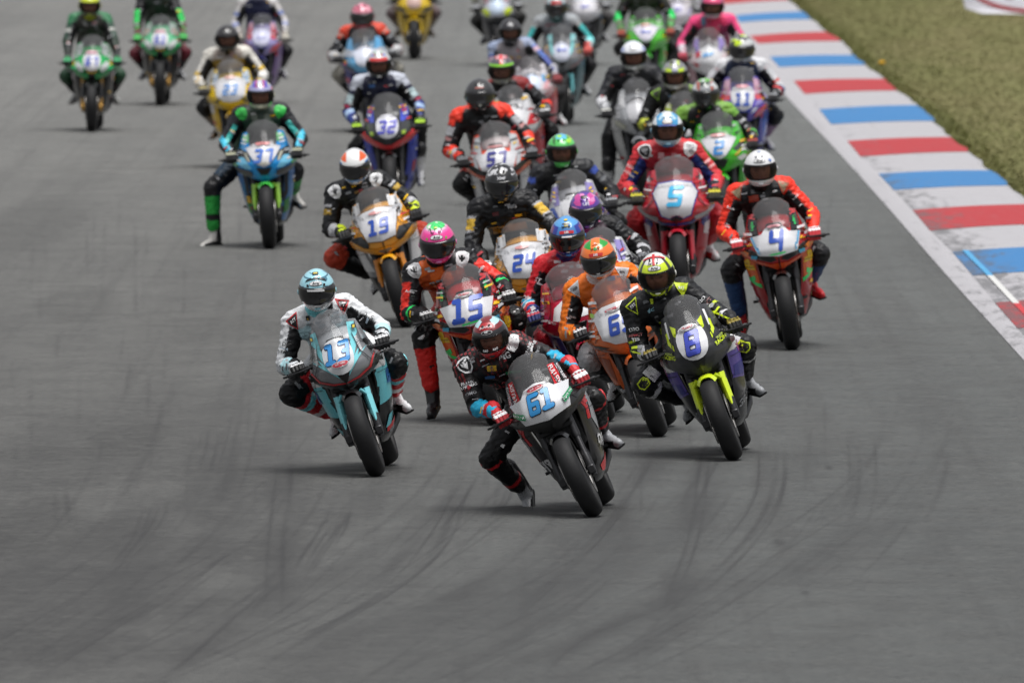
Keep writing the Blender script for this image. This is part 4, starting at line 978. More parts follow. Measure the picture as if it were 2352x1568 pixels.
   helm=merge(arai(0, 0, 33), dict(base='ly', rules=[('x', '#e4e4e2', 0, .078, 44, 90), ('side', '#3c3e34', 52, 66, 10, 70), ('side', 'k2', 95, 180, -50, 60), ('chin', '#2c2e28', 95), ('side', 'ly', 48, 75, -50, -20), ('side', '#3c3e34', 25, 30, 40, 80)], clear=True, vent='#d8d8d4', art=[('r', [(-.0085, -.05), (.0085, -.05), (.0085, .06), (-.0085, .06)], False, 62), ('r', [(-.072, .018), (.072, .018), (.072, .032), (-.072, .032)], False, 62), ('k', [(.018, -.012), (.024, -.012), (.032, .04), (.022, .045)], True, 50), ('ly', [(-.046, -.012), (.046, -.012), (.05, .014), (0, .006), (-.05, .014)], False, -32)], txt=[('RIDE IT', .0, -.0, .012, 0, 'g', -45)])),
   glove=('k', '#8a7a30', 'k', '#a8963a'), boot=('k', 's', 'k', 'k'),
   label='matte dark grey racing motorcycle with lime mudguard and purple sides, number 8', plabel='rider in lime-trimmed black suit and lime helmet with red cross on motorcycle 8'),
 # ---- second rank
 merge(DUC, dict(id='4', c=(1822, 804), lean=9, yaw=-.5, sc=1.04, head=(1746, 386), hroll=-4, hpit=9, hyaw=-2, hs=.97, footL=(1702, 730, .95), toeL=(-.2, -.8, -.5), poleL=(-.6, -1, .35), n='4', ns=.13,
   txt=[('Legua', .145, .985, .026, -84, 'fg'), ('Legua', -.145, .985, .026, 84, 'fg'), ('PETROL', .225, .925, .012, 10, 'w'), ('PETROL', -.225, .925, .012, -10, 'w')], lab=[('#48a8d8', [(.150, .905), (.163, .905), (.126, .79), (.118, .79)]), ('#48a8d8', [(-.150, .905), (-.163, .905), (-.126, .79), (-.118, .79)]), ('#c88890', [(x, .962 + z) for x, z in oval(.045, .012, 14)]), ('fg', [(-.05, .772), (.05, .778), (.05, .788), (-.05, .782)])],
   suit=dict(base='fr', chest='k2', sh='fr', uao='fr', uai='k', fao='fr', fai='k', th='fr', thi='k2', kn='k2', sn='#2c4a78', belly='k', collar='k', inlim=-.12, fbands=[], cup=('tri', '#c05038', '#98886c'), slider='k', cap='k', eslider='fr', armtxt=[(.35, .018, 'Frank', 'w')], chestart=[(-.06, -.08, .08, .05, '#a8402c'), (.02, -.05, .012, .01, 'w')], chesttxt=[('arlen', -.05, -.03, .02, 's')]),
   helm=merge(arai(0, 0, 33, 'k', '#d8d8da'), dict(base='#e6e6e8', rules=[], clear=True, vent='#d4d4d8', art=[('#a8b8d8', [(-.012, -.008), (.012, -.008), (.012, .008), (-.012, .008)], False, 75), ('#6a88c8', [(.07, -.01), (.09, -.01), (.085, .012), (.07, .01)], False, 40)])),
   glove=('#d8404a', 'w', 'fr', 'w'), boot=('k', 'r', 'k', 'r'),
   label='red and orange racing motorcycle with black slit intakes, number 4, nearest the kerb', plabel='rider in bright red-orange suit with plain white helmet on motorcycle 4')),
 merge(DUC, dict(id='15', p=(1072, 707), lean=14, yaw=-1.5, head=(1005, 555), hroll=-6, hpit=19, hyaw=-1.5, hs=.98, footL=(993, 908, .70), toeL=(-.15, -.9, -.25), poleL=(-.6, -1, .25), n='15', ns=.135, ctilt=-12,
   txt=[('Legua', .145, .985, .026, -84, 'fg'), ('Legua', -.145, .985, .026, 84, 'fg'), ('PETROL', .225, .925, .012, 10, 'w'), ('PETROL', -.225, .925, .012, -10, 'w')], lab=quattro(0, .955) + [('fg', [(-.05, .772), (.05, .778), (.05, .788), (-.05, .782)])],
   suit=dict(base='k2', chest='#e86a20', sh='k2', uao='#e83428', uai='k2', fao='k2', fai='k', th='#d8281e', thi='k', kn='k', sn='#d02420', belly='#b84a1a', collar='k', bands=[(.30, .9, '#e83428')], fbands=[(.3, .4, 'fg')], cup=('shield', 'w', 'w', 'k'), slider='k', cap='w', eslider='w', armtxt=[(.45, .02, 'Arlen', 'w')], chestart=[(.085, -.02, .09, .12, 'k2'), (-.06, -.05, .05, .016, 'w')], chesttxt=[('Legua', -.03, -.14, .03, 'k')]),
   helm=merge(arai(0, 0, 33), dict(base='#f0409a', rules=[('el', '#f06ab0', 44, 52), ('el', '#e8b8d0', 52, 58), ('el', '#48e078', 58, 90), ('spiral', '#20382c', 9, 2, .5, .93, 52), ('noise', '#e8e8e0', 20, .42, 60)], vent='#e080b8', art=[('#a8c84a', [(-.012, -.01), (.012, -.01), (.012, .01), (-.012, .01)], False, 66), ('k', [(.03, -.02), (.034, -.02), (.042, .03), (.036, .03)], True, 55), ('#6ab04a', [(.06, -.006), (.072, -.002), (.07, .014), (.06, .01)], True, 30)])),
   glove=('k', '#c8c8c8', 'k', 'w'), boot=('k2', 'k2', 'k', 'k'),
   label='red racing motorcycle with black upper flanks, number 15, behind the leader', plabel='rider with hot pink and green helmet on motorcycle 15, one foot on the ground')),
 merge(TRI_B, dict(id='19', sc=1.02, c=(938, 752), lean=16.5, yaw=-2.5, head=(815, 380), hroll=-6, hpit=20, hyaw=-5, hs=.95, kneeL=.75, n='19', ns=.10, lab=[('#d89898', [(x, .968 + z) for x, z in oval(.045, .012, 14)]), ('dg', [(.14, .985), (.155, .985), (.155, 1.0), (.14, 1.0)]), ('dg', [(-.14, .985), (-.155, .985), (-.155, 1.0), (-.14, 1.0)])],
   suit=dict(base='#1e1f22', chest='#1e1f22', sh='#1e1f22', uao='#222326', uai='k', fao='k2', fai='k', th='k', kn='#b03a24', sn='k', bands=[(.35, .42, 'lg'), (.48, .62, '#b8963a')], fbands=[(.35, .8, 'lg')], cup=('shield', 'w', 'w', 'k'), slider='w', cap='#b83a24', eslider='w', chestart=[(-.07, -.06, .05, .018, 's'), (.07, -.05, .05, .018, 's'), (0, -.075, .04, .02, '#8a6a30'), (0, -.12, .15, .008, 'g')]),
   helm=dict(base='#ececec', rules=[('x', '#f0642c', .055, .2, 34, 80), ('side', '#4a84c8', 55, 100, 12, 26), ('side', '#c8c8cc', 90, 180, -50, 90), ('chin', '#8ab0dc', 90)], vent='#d8d8d8', novent=1, art=[('w', [(-.05, -.02), (-.06, .012), (-.02, -.004), (.02, -.004), (.06, .012), (.05, -.02)], False, -34)]),
   glove=('k', 'k2', '#c8dc28', 'k2'), boot=('k', 'w', 'k', 'k'),
   label='yellow and white racing motorcycle with white flanks, number 19, left of number 15', plabel='rider in black suit with white shoulder cups and orange-white helmet on motorcycle 19')),
 merge(TRI_B, dict(id='24', sc=1.02, p=(1203, 599), lean=10, yaw=-2, head=(1152, 417), hroll=-3, hpit=17, hyaw=-1.5, hs=.95, n='24', ns=.10, lab=[('#d89898', [(x, .968 + z) for x, z in oval(.045, .012, 14)]), ('dg', [(.14, .985), (.155, .985), (.155, 1.0), (.14, 1.0)]), ('dg', [(-.14, .985), (-.155, .985), (-.155, 1.0), (-.14, 1.0)])],
   suit=dict(base='k2', chest='k2', sh='k2', uao='k2', uai='k', fao='k2', fai='k', th='k', kn='#c8a030', sn='k2', belly='k2', bands=[(.26, .32, 'lg'), (.32, .62, '#d8b040'), (.62, .68, 'lg'), (.76, .84, 'g')], cap='#c8a030', eslider='g', chestart=[(-.06, -.09, .05, .03, '#5c2024'), (0, -.215, .30, .058, '#b8842a')], chesttxt=[('R&G', .07, -.055, .026, 'lg'), ('JUST', .08, .0, .02, 'g')]),
   helm=dict(base='#1e1e20', rules=[('noise', '#c8c8cc', 26, .06, 30), ('noise', '#3a3a3e', 40, .25, 24), ('el', '#d8d8dc', 20, 22)], vent='k2', txt=[('Xlite', 0, 0, .022, 0, '#e4e4e8', 28)]), glove=('k', 'w', 'k', 'w'),
   label='yellow and white racing motorcycle, number 24, right of number 15', plabel='rider in black suit with yellow armbands and black-white speckled helmet on motorcycle 24')),
 dict(id='69', c=(1519, 1003), lean=19.5, yaw=-2, head=(1374, 592), hroll=-8, hpit=19, hyaw=-6, hs=.96, n='69', ns=.105, npos=(.0, .86), nc='#2c4ca8', nose='K', body='#ea7028', side='#dc6220', mg='#e06a24', tail='#e87028', tank='#e07838', plate='W', belly='k2', ctilt=-16,
   art=[('#8a3a18', [(.10, .70), (.2, .755), (.25, .80), (.24, .765), (.17, .71)]), ('k', [(.12, .728), (.19, .765), (.225, .775), (.18, .735)]), ('#e0e0d8', [(.12, .95), (.20, .87), (.205, .865), (.125, .935)])], lab=quattro(-.02, .955) + [('#9ac83c', [(-.17, .95), (-.15, .94), (-.14, .965), (-.165, .975)])], txt=[('Nomga', -.20, .835, .03, -24, '#e8c8b0')],
   fart=[('#9a4420', [(.18, .62), (.25, .66), (.22, .50), (.18, .45)])], sart=[('k', [(.5, .42), (.9, .46), (1.0, .28), (.6, .22)])],
   suit=dict(base='#f07a1c', chest='#e87420', sh='#f07a1c', uao='#f07a1c', uai='k', fao='#f07a1c', fai='k', th='#f07a1c', kn='lg', sn='k2', collar='w', belly='#d86a20', cup=('tri', '#d8d8da', '#b8bac0', '4SR', 'k'), slider='k', cap='lg', eslider='k2', bands=[(.80, .98, '#e87018')], armtxt=[(.42, .018, 'Guy', 'w'), (.62, .022, 'QK', '#e8d8d8')], chestart=[(.09, -.03, .05, .03, '#3a3a8a')]),
   helm=dict(base='#f07a30', rules=[('x', '#28a03c', .032, .085, 48, 78), ('side', '#e8e8e8', 60, 120, -50, 0), ('chin', '#d8d8da', 90), ('side', '#e05020', 100, 180, -50, 70)], vent='#e07030', art=[('#28903c', oval(.014, .014, 10), False, 48), ('#f07a30', [(-.02, -.01), (.02, -.01), (.02, .01), (-.02, .01)], False, 66), ('#c82828', [(-.045, -.010), (.045, -.010), (.05, .012), (-.05, .012)], False, 29), ('#b0b0b0', [(-.012, -.004), (.012, -.004), (.012, .004), (-.012, .004)], False, -20)], txt=[('LS2', 0, 0, .016, 0, 'w', 29, .05), ('45', 0, .0, .012, 0, 'w', 66)]),
   glove=('k2', 'w', 'k2', 'w'), boot=('k2', 'w', 'k', 'k'),
   label='orange racing motorcycle with white board and number 69, beside number 8', plabel='rider in bright orange suit with orange and green clover helmet on motorcycle 69'),
 dict(id='hon', c=(1398, 968), lean=17, yaw=-2, head=(1303, 541), hroll=-5, hpit=19, hyaw=-1.5, hs=.96, n='', nose='H', body='#c41c40', side='#4a3c88', tail='#c41c40', mg='#c41c40', tank='#c41c40', plate=None, smoke=0, ctilt=-12,
   art=[('w', [(.05, .94), (.12, .90), (.15, .82), (.09, .80), (0, .80), (0, .94)]), ('#4a3c88', [(.0, .67), (.1, .69), (.2, .74), (.262, .81), (.25, .74), (.1, .66)]), ('k', V_IN)], txt=[('Close Bros', -.185, .83, .02, -28, 'w'), ('Close Bros', .185, .83, .02, 28, 'w')], sart=[('r', [(.5, .5), (1, .5), (1, .2), (.6, .2)])],
   suit=dict(base='#c82430', chest='#b82430', sh='#cc2832', uao='#c82430', uai='k', fao='#c82430', fai='k', th='#c02430', kn='#c02c3a', sn='#c02430', collar='#283878', bands=[(.82, .9, 'w'), (.9, 1, 'cy')], fbands=[(.1, .22, 'w'), (.22, .36, 'cy'), (.36, .44, 'w')], cap='#b82430', eslider='w', armtxt=[(.3, .03, 'ST', 'w')], chestart=[(-.08, -.02, .05, .02, 'w'), (-.06, -.055, .05, .016, 'w'), (-.05, -.10, .05, .022, 'w'), (-.05, -.14, .06, .02, '#d0a8ac'), (.07, -.10, .05, .02, '#d8c8c8')]),
   helm=dict(base='#3f7fc0', rules=[('side', '#28389a', 40, 110, 8, 50), ('side', '#7a3a70', 60, 100, 20, 40), ('top', '#5aa0dc', .10), ('chin', '#1e3e88', 100), ('side', '#1e3070', 100, 180, -50, 70)], vent='#3f7fc0', art=[('#2a2c30', [(-.028, -.02), (.028, -.02), (.028, .018), (-.028, .018)], False, 54), ('#c8b43a', [(-.018, -.012), (.018, -.012), (.018, .0), (-.018, .0)], False, 54), ('#d8b83a', oval(.014, .012, 8), False, 76), ('#c82a34', [(-.05, -.010), (.05, -.010), (.05, .012), (-.05, .012)], False, 30), ('w', [(-.035, -.006), (.035, -.006), (.035, .006), (-.035, .006)], False, 17), ('w', [(-.012, -.004), (.012, -.004), (.012, .004), (-.012, .004)], False, -22)], txt=[('LS2', 0, 0, .016, 0, 'w', 30, .05), ('fone', 0, .012, .008, 0, 'y', 54), ('CAB', 0, -.006, .011, 0, 'k', 54)]),
   glove=('#28306a', '#b83a4a', '#283a7a', '#e8e8e8'), boot=('#283058', 'w', 'k', 'k'),
   label='crimson and purple racing motorcycle mostly hidden behind orange number 69', plabel='rider in crimson suit with mid blue helmet between motorcycles 24 and 69'),
 dict(id='pur', h=(1345, 478), lean=14, yaw=-1.5, head=(1345, 480), hroll=-6, hpit=18, hyaw=-1.5, hs=.95, n='', nose='R', body='#dadade', side='#dadade', mg='w', tail='w', plate='O', art=[('lp', FLANK), ('k', V_IN)],
   suit=dict(base='k2', chest='#3a2434', sh='k2', uao='k2', uai='k', fao='k2', fai='k', th='k2', kn='k', sn='k', collar='#b0307a', bands=[(.62, .72, 'lg'), (.05, .16, 'g')], fbands=[(.0, .06, '#d83a5a'), (.3, .6, 'lg')], chestart=[(.09, .035, .06, .03, '#d03a86')]),
   helm=dict(base='#5a3a9a', rules=[('x', '#d04a9a', .03, .075, 30, 70), ('side', '#c8489a', 30, 60, 36, 70), ('noise', '#e088c0', 14, .3, 20), ('side', '#3a2a70', 95, 180, -50, 90), ('chin', '#2a2444', 100)], vent='#7a3a9a', art=[('k', [(-.022, -.014), (.022, -.014), (.026, .016), (-.026, .016)], False, 62)], txt=[('UFI', .01, 0, .026, 0, '#d8d8e8', 34)]), glove=('k2', 'g', 'k', 's'), boot=('k2', 'w', 'k', 'k'),
   label='white racing motorcycle almost hidden behind the blue and orange helmets', plabel='rider in black suit with purple and pink helmet, behind the blue and orange helmets'),
 dict(id='5', sc=1.1, p=(1551, 452), lean=3, yaw=-1, head=(1533, 296), hroll=-2, hpit=9, hyaw=0, hs=.95, n='5', ns=.125, npos=(.0, .88), nc='#38b0e0', nose='H', body='#c42838', side='#b02434', mg='#c42434', fg='#b82434', tail='#c42838', tank='#c42838', plate='H', pedge='#3a4aa8', belly='#b02434', smoke=0, alloy=1,
   art=[('#c8505c', [(.15, .86), (.25, .79), (.255, .775), (.16, .835)]), ('lg', [(.12, .735), (.2, .765), (.262, .815), (.262, .79), (.21, .735), (.13, .71)]), ('#2a3888', [(0, .67), (0, .69), (.1, .70), (.12, .72), (.13, .705), (.1, .68)]), ('k', [(0, .74), (.04, .755), (.045, .72), (.03, .705), (0, .698)]), ('w', [(.165, 1.03), (.185, 1.0), (.175, .975), (.155, .985)])], fart=[('#3a3a88', [(.20, .77), (.272, .79), (.268, .66), (.22, .60), (.19, .64)]), ('#d8c8cc', [(.215, .64), (.255, .66), (.245, .55), (.20, .56)])],
   suit=dict(base='#c83038', chest='#b82c38', sh='#cc343c', uao='#d03a40', uai='#283a7c', fao='#cc383e', fai='#283a7c', th='#c83038', thi='#283a7c', kn='#c83038', sn='#c03038', belly='#a82838', bands=[(.45, .52, '#e0a8a8'), (.62, .68, '#e0a8a8')], cup=('shield', 'w', 'k2', 's'), chestart=[(-.05, -.06, .05, .05, '#d8a0a4'), (.05, -.06, .04, .03, '#c87078'), (-.02, -.13, .06, .03, '#c8848c')]),
   helm=dict(base='#e4e8ec', rules=[('x', '#48a0d4', .035, .085, 20, 70), ('side', '#bcd8e4', 30, 50, 40, 70), ('side', '#d8dcde', 60, 180, -50, 20), ('chin', '#a8c4d8', 40)], clear=True, vent='#9ac8e0', art=[('#8a6a60', oval(.042, .018, 16), False, 33), ('#dcd8d4', oval(.037, .014, 16), False, 33), ('#5a6ab8', [(-.07, -.004), (.07, -.004), (.06, .007), (-.06, .007)], False, 21), ('#3890c8', [(-.05, -.02), (.05, -.02), (.03, .01), (-.03, .01)], False, -38)]), glove=('#3a3a2c', '#c8c030', '#2c2c34', '#b8b03a'), boot=('#283058', 'w', 'k', 'r'),
   label='red racing motorcycle with large white board and pale blue number 5', plabel='rider in red suit with blue inner arms and blue-white helmet on motorcycle 5'),
 # ---- third rank
 dict(id='2', sc=1.07, p=(1651, 336), lean=5, yaw=-1, head=(1620, 215), hroll=-3, hpit=10, hs=.95, hi=False, n='2', ns=.10, nc='#3a8ad0', nose='K', body='#44c024', side='#35a822', mg='#44b826', tail='#3cb028', plate='K', art=[('#c8b040', [(.12, .80), (.21, .87), (.24, .90), (.24, .885), (.14, .785)]), ('dg', [(.11, .85), (.2, .92), (.23, .90), (.15, .83)]), ('w', [(.14, .775), (.2, .80), (.235, .775), (.17, .745)]), ('k', [(0, .77), (.065, .765), (.03, .70), (0, .68)])], lab=[('#e0a8a8', [(x, .965 + z) for x, z in oval(.06, .013, 14)])],
   suit=dict(base='k2', chest='k2', sh='#7aa846', uao='#1c1d20', uai='k', fao='k2', fai='k', th='k2', kn='k', sn='k', belly='#1c3a24', bands=[(.1, .25, '#6aa040'), (.5, .6, 'lg')], fbands=[(.1, .3, '#58a850'), (.6, .8, '#b84038')], chestart=[(.0, -.12, .03, .01, 's')]),
   helm=dict(base='#9a9ca0', rules=[('x', '#a8503c', .05, .075, 20, 60), ('x', '#4a5a50', 0, .045, 40, 70), ('top', '#6ab04a', .125), ('side', '#d0d2d4', 50, 120, 10, 40), ('chin', 'k', 120), ('noise', '#c8ccd0', 14, .3, 20)], vent='k2', art=[('#c0c0c0', oval(.012, .006, 8), False, -22)]), glove=('k2', '#a83a34', 'k', '#b84a3c'),
   label='bright green racing motorcycle with white board and blue number 2', plabel='rider in black suit with green shoulders and dark smoked visor on green motorcycle 2'),
 dict(id='57', sc=1.08, p=(1140, 362), lean=7, yaw=-1.5, head=(1102, 217), hroll=-5, hpit=9, hyaw=-1.5, hs=.98, hi=False, n='57', ns=.10, nc='#3a3a8c', nose='D', body='#e8583a', side='#b0b0b4', mg='k2', tail='#e8e0e0', tank='#e0d0d0', plate='D', art=[('#c8ccd0', FLANK), ('#b8bcc0', [(.165, .90), (.185, .97), (.205, .93), (.185, .83), (.14, .78)]), ('k', EYES), ('#e87858', LIP)], lab=[('#d89898', [(x, .958 + z) for x, z in oval(.06, .013, 14)])], fart=[('#d8d8da', [(.18, .70), (.25, .72), (.2, .52), (.17, .50)])],
   suit=dict(base='k2', chest='k', sh='#f0402c', uao='k2', uai='k', fao='#e83c28', fai='k', th='#c83828', thi='lg', kn='k', sn='k2', bands=[(.34, .60, 'lg'), (.66, .75, '#c89090')], fbands=[(.55, .8, 'lg')], chestart=[(.06, -.05, .05, .018, 'g'), (-.06, -.08, .05, .012, 'dg'), (0, -.09, .04, .014, 's')]),
   helm=dict(base='#3a3a3c', rules=[('side', '#8a8c90', 95, 180, -50, 80), ('chin', 'k', 100)], vent='k2', art=[('#b86a60', [(-.03, -.008), (.04, -.006), (.04, .006), (-.03, .004)], False, 34), ('#c8c8c0', oval(.014, .008, 8), False, -22)]), glove=('k', 'g', 'k2', 's'),
   label='orange-red and silver racing motorcycle, number 57, its board half hidden by a speckled helmet', plabel='rider with plain dark grey helmet and black suit with orange-red shoulder panels, number 57'),
 dict(id='gh', sc=1.04, h=(1290, 344), lean=8, yaw=-2, head=(1290, 346), hroll=-2, hpit=9, hs=.95, hi=False, n='', nose='R', body='#e0e0e6', side='#8a7ac8', mg='w', tail='w', plate='O', art=[('lp', FLANK), ('#c03a8a', [(.19, .97), (.235, .90), (.24, .88), (.185, .95)]), ('#3a58b0', CHEEK), ('k', V_IN)],
   suit=dict(base='k2', chest='k2', sh='#26272b', uao='#26272b', uai='k', fao='k2', fai='k', th='k2', kn='k', sn='k', bands=[(.1, .3, '#3a50a0'), (.5, .6, 'g')], chestart=[(-.05, -.05, .05, .012, 'lg'), (.0, -.075, .06, .016, '#a83a30')]),
   helm=dict(base='#5ac864', rules=[('x', '#5ab8dc', 0, .042, 52, 90), ('x', '#3a6a3c', .05, .07, 30, 62), ('noise', '#a0e048', 14, .25, 20), ('el', 'k2', 17, 26), ('chin', '#50c058', 40), ('side', 'k2', 40, 180, -50, 10), ('side', '#58d070', 75, 100, -50, -10)], clear=True, vent='#4ab050'), glove=('k2', 's', 'k2', 's'),
   label='white and lilac racing motorcycle behind number 24, under a green helmet', plabel='rider in black suit with light green and blue helmet, behind number 24'),
 dict(id='37', sc=1.04, c=(620, 572), lean=4, yaw=-.5, head=(598, 217), hroll=-2, hpit=8, hs=.95, hi=False, footL=(490, 538, .85), toeL=(-.62, -.7, -.2), poleL=(-1, -.7, .35), pel=(-.11, -.02, -.03), n='37', ns=.10, nc='#4a78d0', nose='K', body='#1f96e0', side='#2474b4', mg='#48c03c', fg='#9ad048', tail='#3ab048', tank='k2', belly='k', plate='K', art=[('#78d088', [(.115, 1.06), (.17, 1.04), (.175, 1.0), (.12, .98)]), ('k2', [(.12, .90), (.20, .94), (.24, .88), (.16, .83), (.11, .83)]), ('#b8b8a8', [(.135, .895), (.165, .905), (.135, .83), (.11, .82)]), ('#7accf0', [(.16, .86), (.22, .87), (.24, .82), (.15, .765), (.10, .765)]), ('#40c050', [(.225, .86), (.255, .84), (.262, .80), (.22, .79)]), ('#3a3c40', [(.10, .745), (.2, .775), (.25, .79), (.235, .75), (.16, .71), (.10, .70)]), ('k', [(0, .765), (.065, .775), (.03, .715), (0, .71)])], lab=[('#e09090', [(x, .965 + z) for x, z in oval(.06, .014, 14)]), ('#c8c4b8', [(-.03, .80), (.03, .80), (.025, .815), (-.025, .815)])], fart=[('#4a80c0', [(.21, .74), (.265, .76), (.25, .60), (.215, .60)]), ('#2c8a3c', [(.15, .42), (.2, .46), (.18, .33), (.13, .3)]), ('k', [(.14, .70), (.21, .74), (.19, .5), (.14, .4)])],
   suit=dict(base='#232428', chest='#4c5a50', sh='#26272b', uao='#2a2b30', uai='k', fao='#26272b', fai='k', th='#24384a', thi='k', kn='k2', sn='#2fa044', belly='#2c4a3a', bands=[], sbands=[(.68, .84, 'k2')], cap='k2', cup=('shield', '#34c050', '#34b84a', '#2a9a40'), chestart=[(-.055, -.06, .06, .06, '#6a7468'), (.055, -.06, .06, .06, '#6a7468')],
     armart=[('ua', .70, .0, [(-.022, -.11), (.022, -.11), (.022, .11), (-.022, .11)], '#40b8b0'), ('fa', .35, .0, [(-.024, -.11), (.024, -.11), (.024, .11), (-.024, .11)], '#48c0e0')]),
   helm=dict(base='#c8c8a0', rules=[('el', '#a4a6cc', 17, 44), ('x', '#b04a8a', .020, .045, 36, 80), ('x', '#5a58b8', .045, .07, 36, 80), ('x', '#c8cce0', 0, .02, 30, 75), ('side', '#c84a70', 60, 90, 10, 30), ('chin', '#c8c8b0', 90)], clear=True, vent='#d0d0b8'), glove=('k2', '#a8a890', 'k2', '#a8a890'), boot=('k2', '#c8c4c0', 'k', 'k'),
   label='blue and green racing motorcycle with lime fork guards, number 37, far to the left', plabel='rider with green shoulders and white-purple helmet on motorcycle 37, right foot stretched to the ground'),
 dict(id='32', sc=1.06, p=(889, 289), lean=4, yaw=-2, head=(870, 147), hroll=-3, hpit=10, hs=.95, hi=False, footR=(964, 375, .8), toeR=(.1, -.6, -.8), poleR=(.5, -1, .3), n='32', ns=.10, nc='#5a5ac0', nose='D', body='#34363c', side='#2c3ca4', mg='k', tail='#6a70c0', plate='O', platec='#e0e0e8', art=[('#4a5cd8', FLANK), ('dg', [(.12, .90), (.17, .93), (.22, .87), (.15, .80), (.1, .79)]), ('k', EYES), ('#d8343a', [(0, .665), (0, .71), (.03, .71), (.13, .765), (.24, .86), (.262, .82), (.2, .745), (.1, .695)]), ('#a8c840', [(.125, .83), (.155, .83), (.15, .80), (.12, .80)])], fart=[('#3c4cc0', [(.18, .72), (.26, .76), (.24, .62), (.19, .60)]), ('#a83040', [(.2, .5), (.23, .52), (.2, .4), (.18, .4)])],
   suit=dict(base='#20233a', chest='#20233c', sh='#b8bcc8', uao='#20233a', uai='k', fao='#3a4a90', fai='k2', th='k2', kn='k', sn='k', bands=[(.0, .12, '#c8ccd4'), (.45, .75, '#b0c4c8'), (.8, .9, '#a83050')], fbands=[(.2, .5, '#a0b8d8')], chestart=[(-.07, -.06, .06, .03, '#3a6aa8'), (.07, -.07, .05, .02, '#a82c38')]),
   helm=dict(base='#dcdce0', rules=[('x', '#3a70b8', .05, .08, 40, 75), ('x', '#4a9060', .024, .04, 40, 80), ('x', '#d0406a', .02, .05, 44, 52), ('el', '#d83a3a', 24, 36), ('side', '#c8c8cc', 50, 180, -50, 90), ('chin', 'k', 60)], clear=True, vent='#d0d0d4'), glove=('k', '#a8d030', '#2a2a30', '#98c830'),
   label='blue racing motorcycle with a red V on its nose, number 32, behind number 19', plabel='rider in dark navy suit on motorcycle 32, one leg hanging straight down'),
 dict(id='gb', sc=1.08, h=(1152, 158), lean=9, yaw=-1.5, head=(1152, 160), hroll=-3, hpit=9, hs=.98, hi=False, n='', nose='R', body='#d8d8dc', side='#c03a44', mg='k', plate='O', art=[('r', CHEEK), ('k', V_IN)],
   suit=dict(base='k2', chest='k2', sh='#8a2a2c', uao='k2', uai='k', fao='#282828', fai='k', th='k2', kn='k', sn='k', bands=[(.02, .16, '#8a8c90'), (.8, 1.0, 'k2')], fbands=[(.0, .4, '#e83c2c')], chestart=[(.0, -.05, .05, .02, 'g'), (.08, -.12, .07, .03, '#a89090')]),
   helm=dict(base='#5a5660', rules=[('x', '#d8303a', 0, .014, 30, 90), ('x', '#d8a0a4', .014, .04, 48, 90), ('x', '#d06a70', .04, .08, 60, 90), ('el', '#8ada2c', 17, 31), ('side', '#8a8c84', 60, 180, -50, 8), ('chin', '#9a9c90', 90)], clear=True, vent='#5a5660'),
   label='white and red racing motorcycle hidden behind number 57', plabel='rider whose grey helmet has a lime headband, behind the rider of number 57'),
 dict(id='sil', sc=1.08, c=(1476, 459), lean=3.5, yaw=-1, hy=.60, head=(1455, 128), hroll=-3, hpit=9, hs=1.0, hi=False, footL=(1397, 418, .75), toeL=(-.1, -.8, -.5), poleL=(-.3, -1, .1), pel=(-.06, 0, 0), n='', nose='R', body='#b0b2b6', side='#c8c8c8', mg='s', tail='w', plate='O', platec='#c8c8cc', art=[('w', FLANK), ('s', CHEEK), ('#c0c0b0', SLOT), ('k', V_IN)],
   suit=dict(base='#1e1f24', chest='#1e1f24', sh='#26272c', uao='#26272c', uai='k', fao='#d4d4d8', fai='k', th='k2', kn='k', sn='k2', bands=[(.0, .1, 'lg'), (.7, .9, '#3a3b40')], chestart=[(-.02, -.07, .06, .03, 'dg'), (0, -.13, .12, .025, 'dg')]),
   helm=dict(base='#e8eaf0', rules=[('side', '#a8b4e0', 50, 100, 10, 40), ('x', '#c8d0e8', 0, .05, 66, 74), ('chin', '#b8bcb8', 90), ('side', '#a8acb0', 70, 180, -50, 5)], clear=True, vent='#dcdcdc', art=[('#a8a8a8', oval(.036, .012, 14), False, 33)]), glove=('k2', '#c0c0bc', 's', '#c8c8c4'),
   label='silver racing motorcycle between number 57 and the red number 5', plabel='rider in black suit with plain white helmet and white forearms on the silver motorcycle'),
 dict(id='yg', sc=1.07, h=(1550, 170), lean=6, yaw=-1.5, head=(1550, 172), hroll=-2, hpit=10, hs=.97, hi=False, n='', nose='R', body='#d8d4c0', side='#c8cc50', mg='w', tail='#c8cc50', plate='O', art=[('ly', FLANK), ('s', SLOT), ('k', V_IN)],
   suit=dict(base='#1c1d1e', chest='#1c1d1e', sh='#1c1d1e', uao='#202122', uai='k', fao='k2', fai='k', th='k2', kn='k', sn='k', fbands=[(.2, .6, '#b8c040')], cup=('tri', '#9acc38', '#3a3c38'), chestart=[(-.05, -.05, .03, .02, '#5a7a90'), (.0, -.02, .05, .012, '#a8a820')]),
   helm=dict(base='#8a8c90', rules=[('x', '#c8e040', .022, .045, 50, 85), ('x', '#c4e02c', .03, .09, 19, 36), ('x', '#d0d0d8', 0, .02, 40, 85), ('noise', '#2a2a2c', 18, .25, 30), ('chin', '#c8c8c4', 110), ('side', '#b8bab8', 70, 180, -50, 5)], clear=True, vent='#c8c8c8', art=[('#b0b0c8', oval(.03, .016, 12), False, 30)]), glove=('k2', '#c8c8b8', 'k2', 's'),
   label='white and lime racing motorcycle behind the red number 5', plabel='rider in black suit with lime triangle shoulders and grey-yellow helmet, behind number 5'),
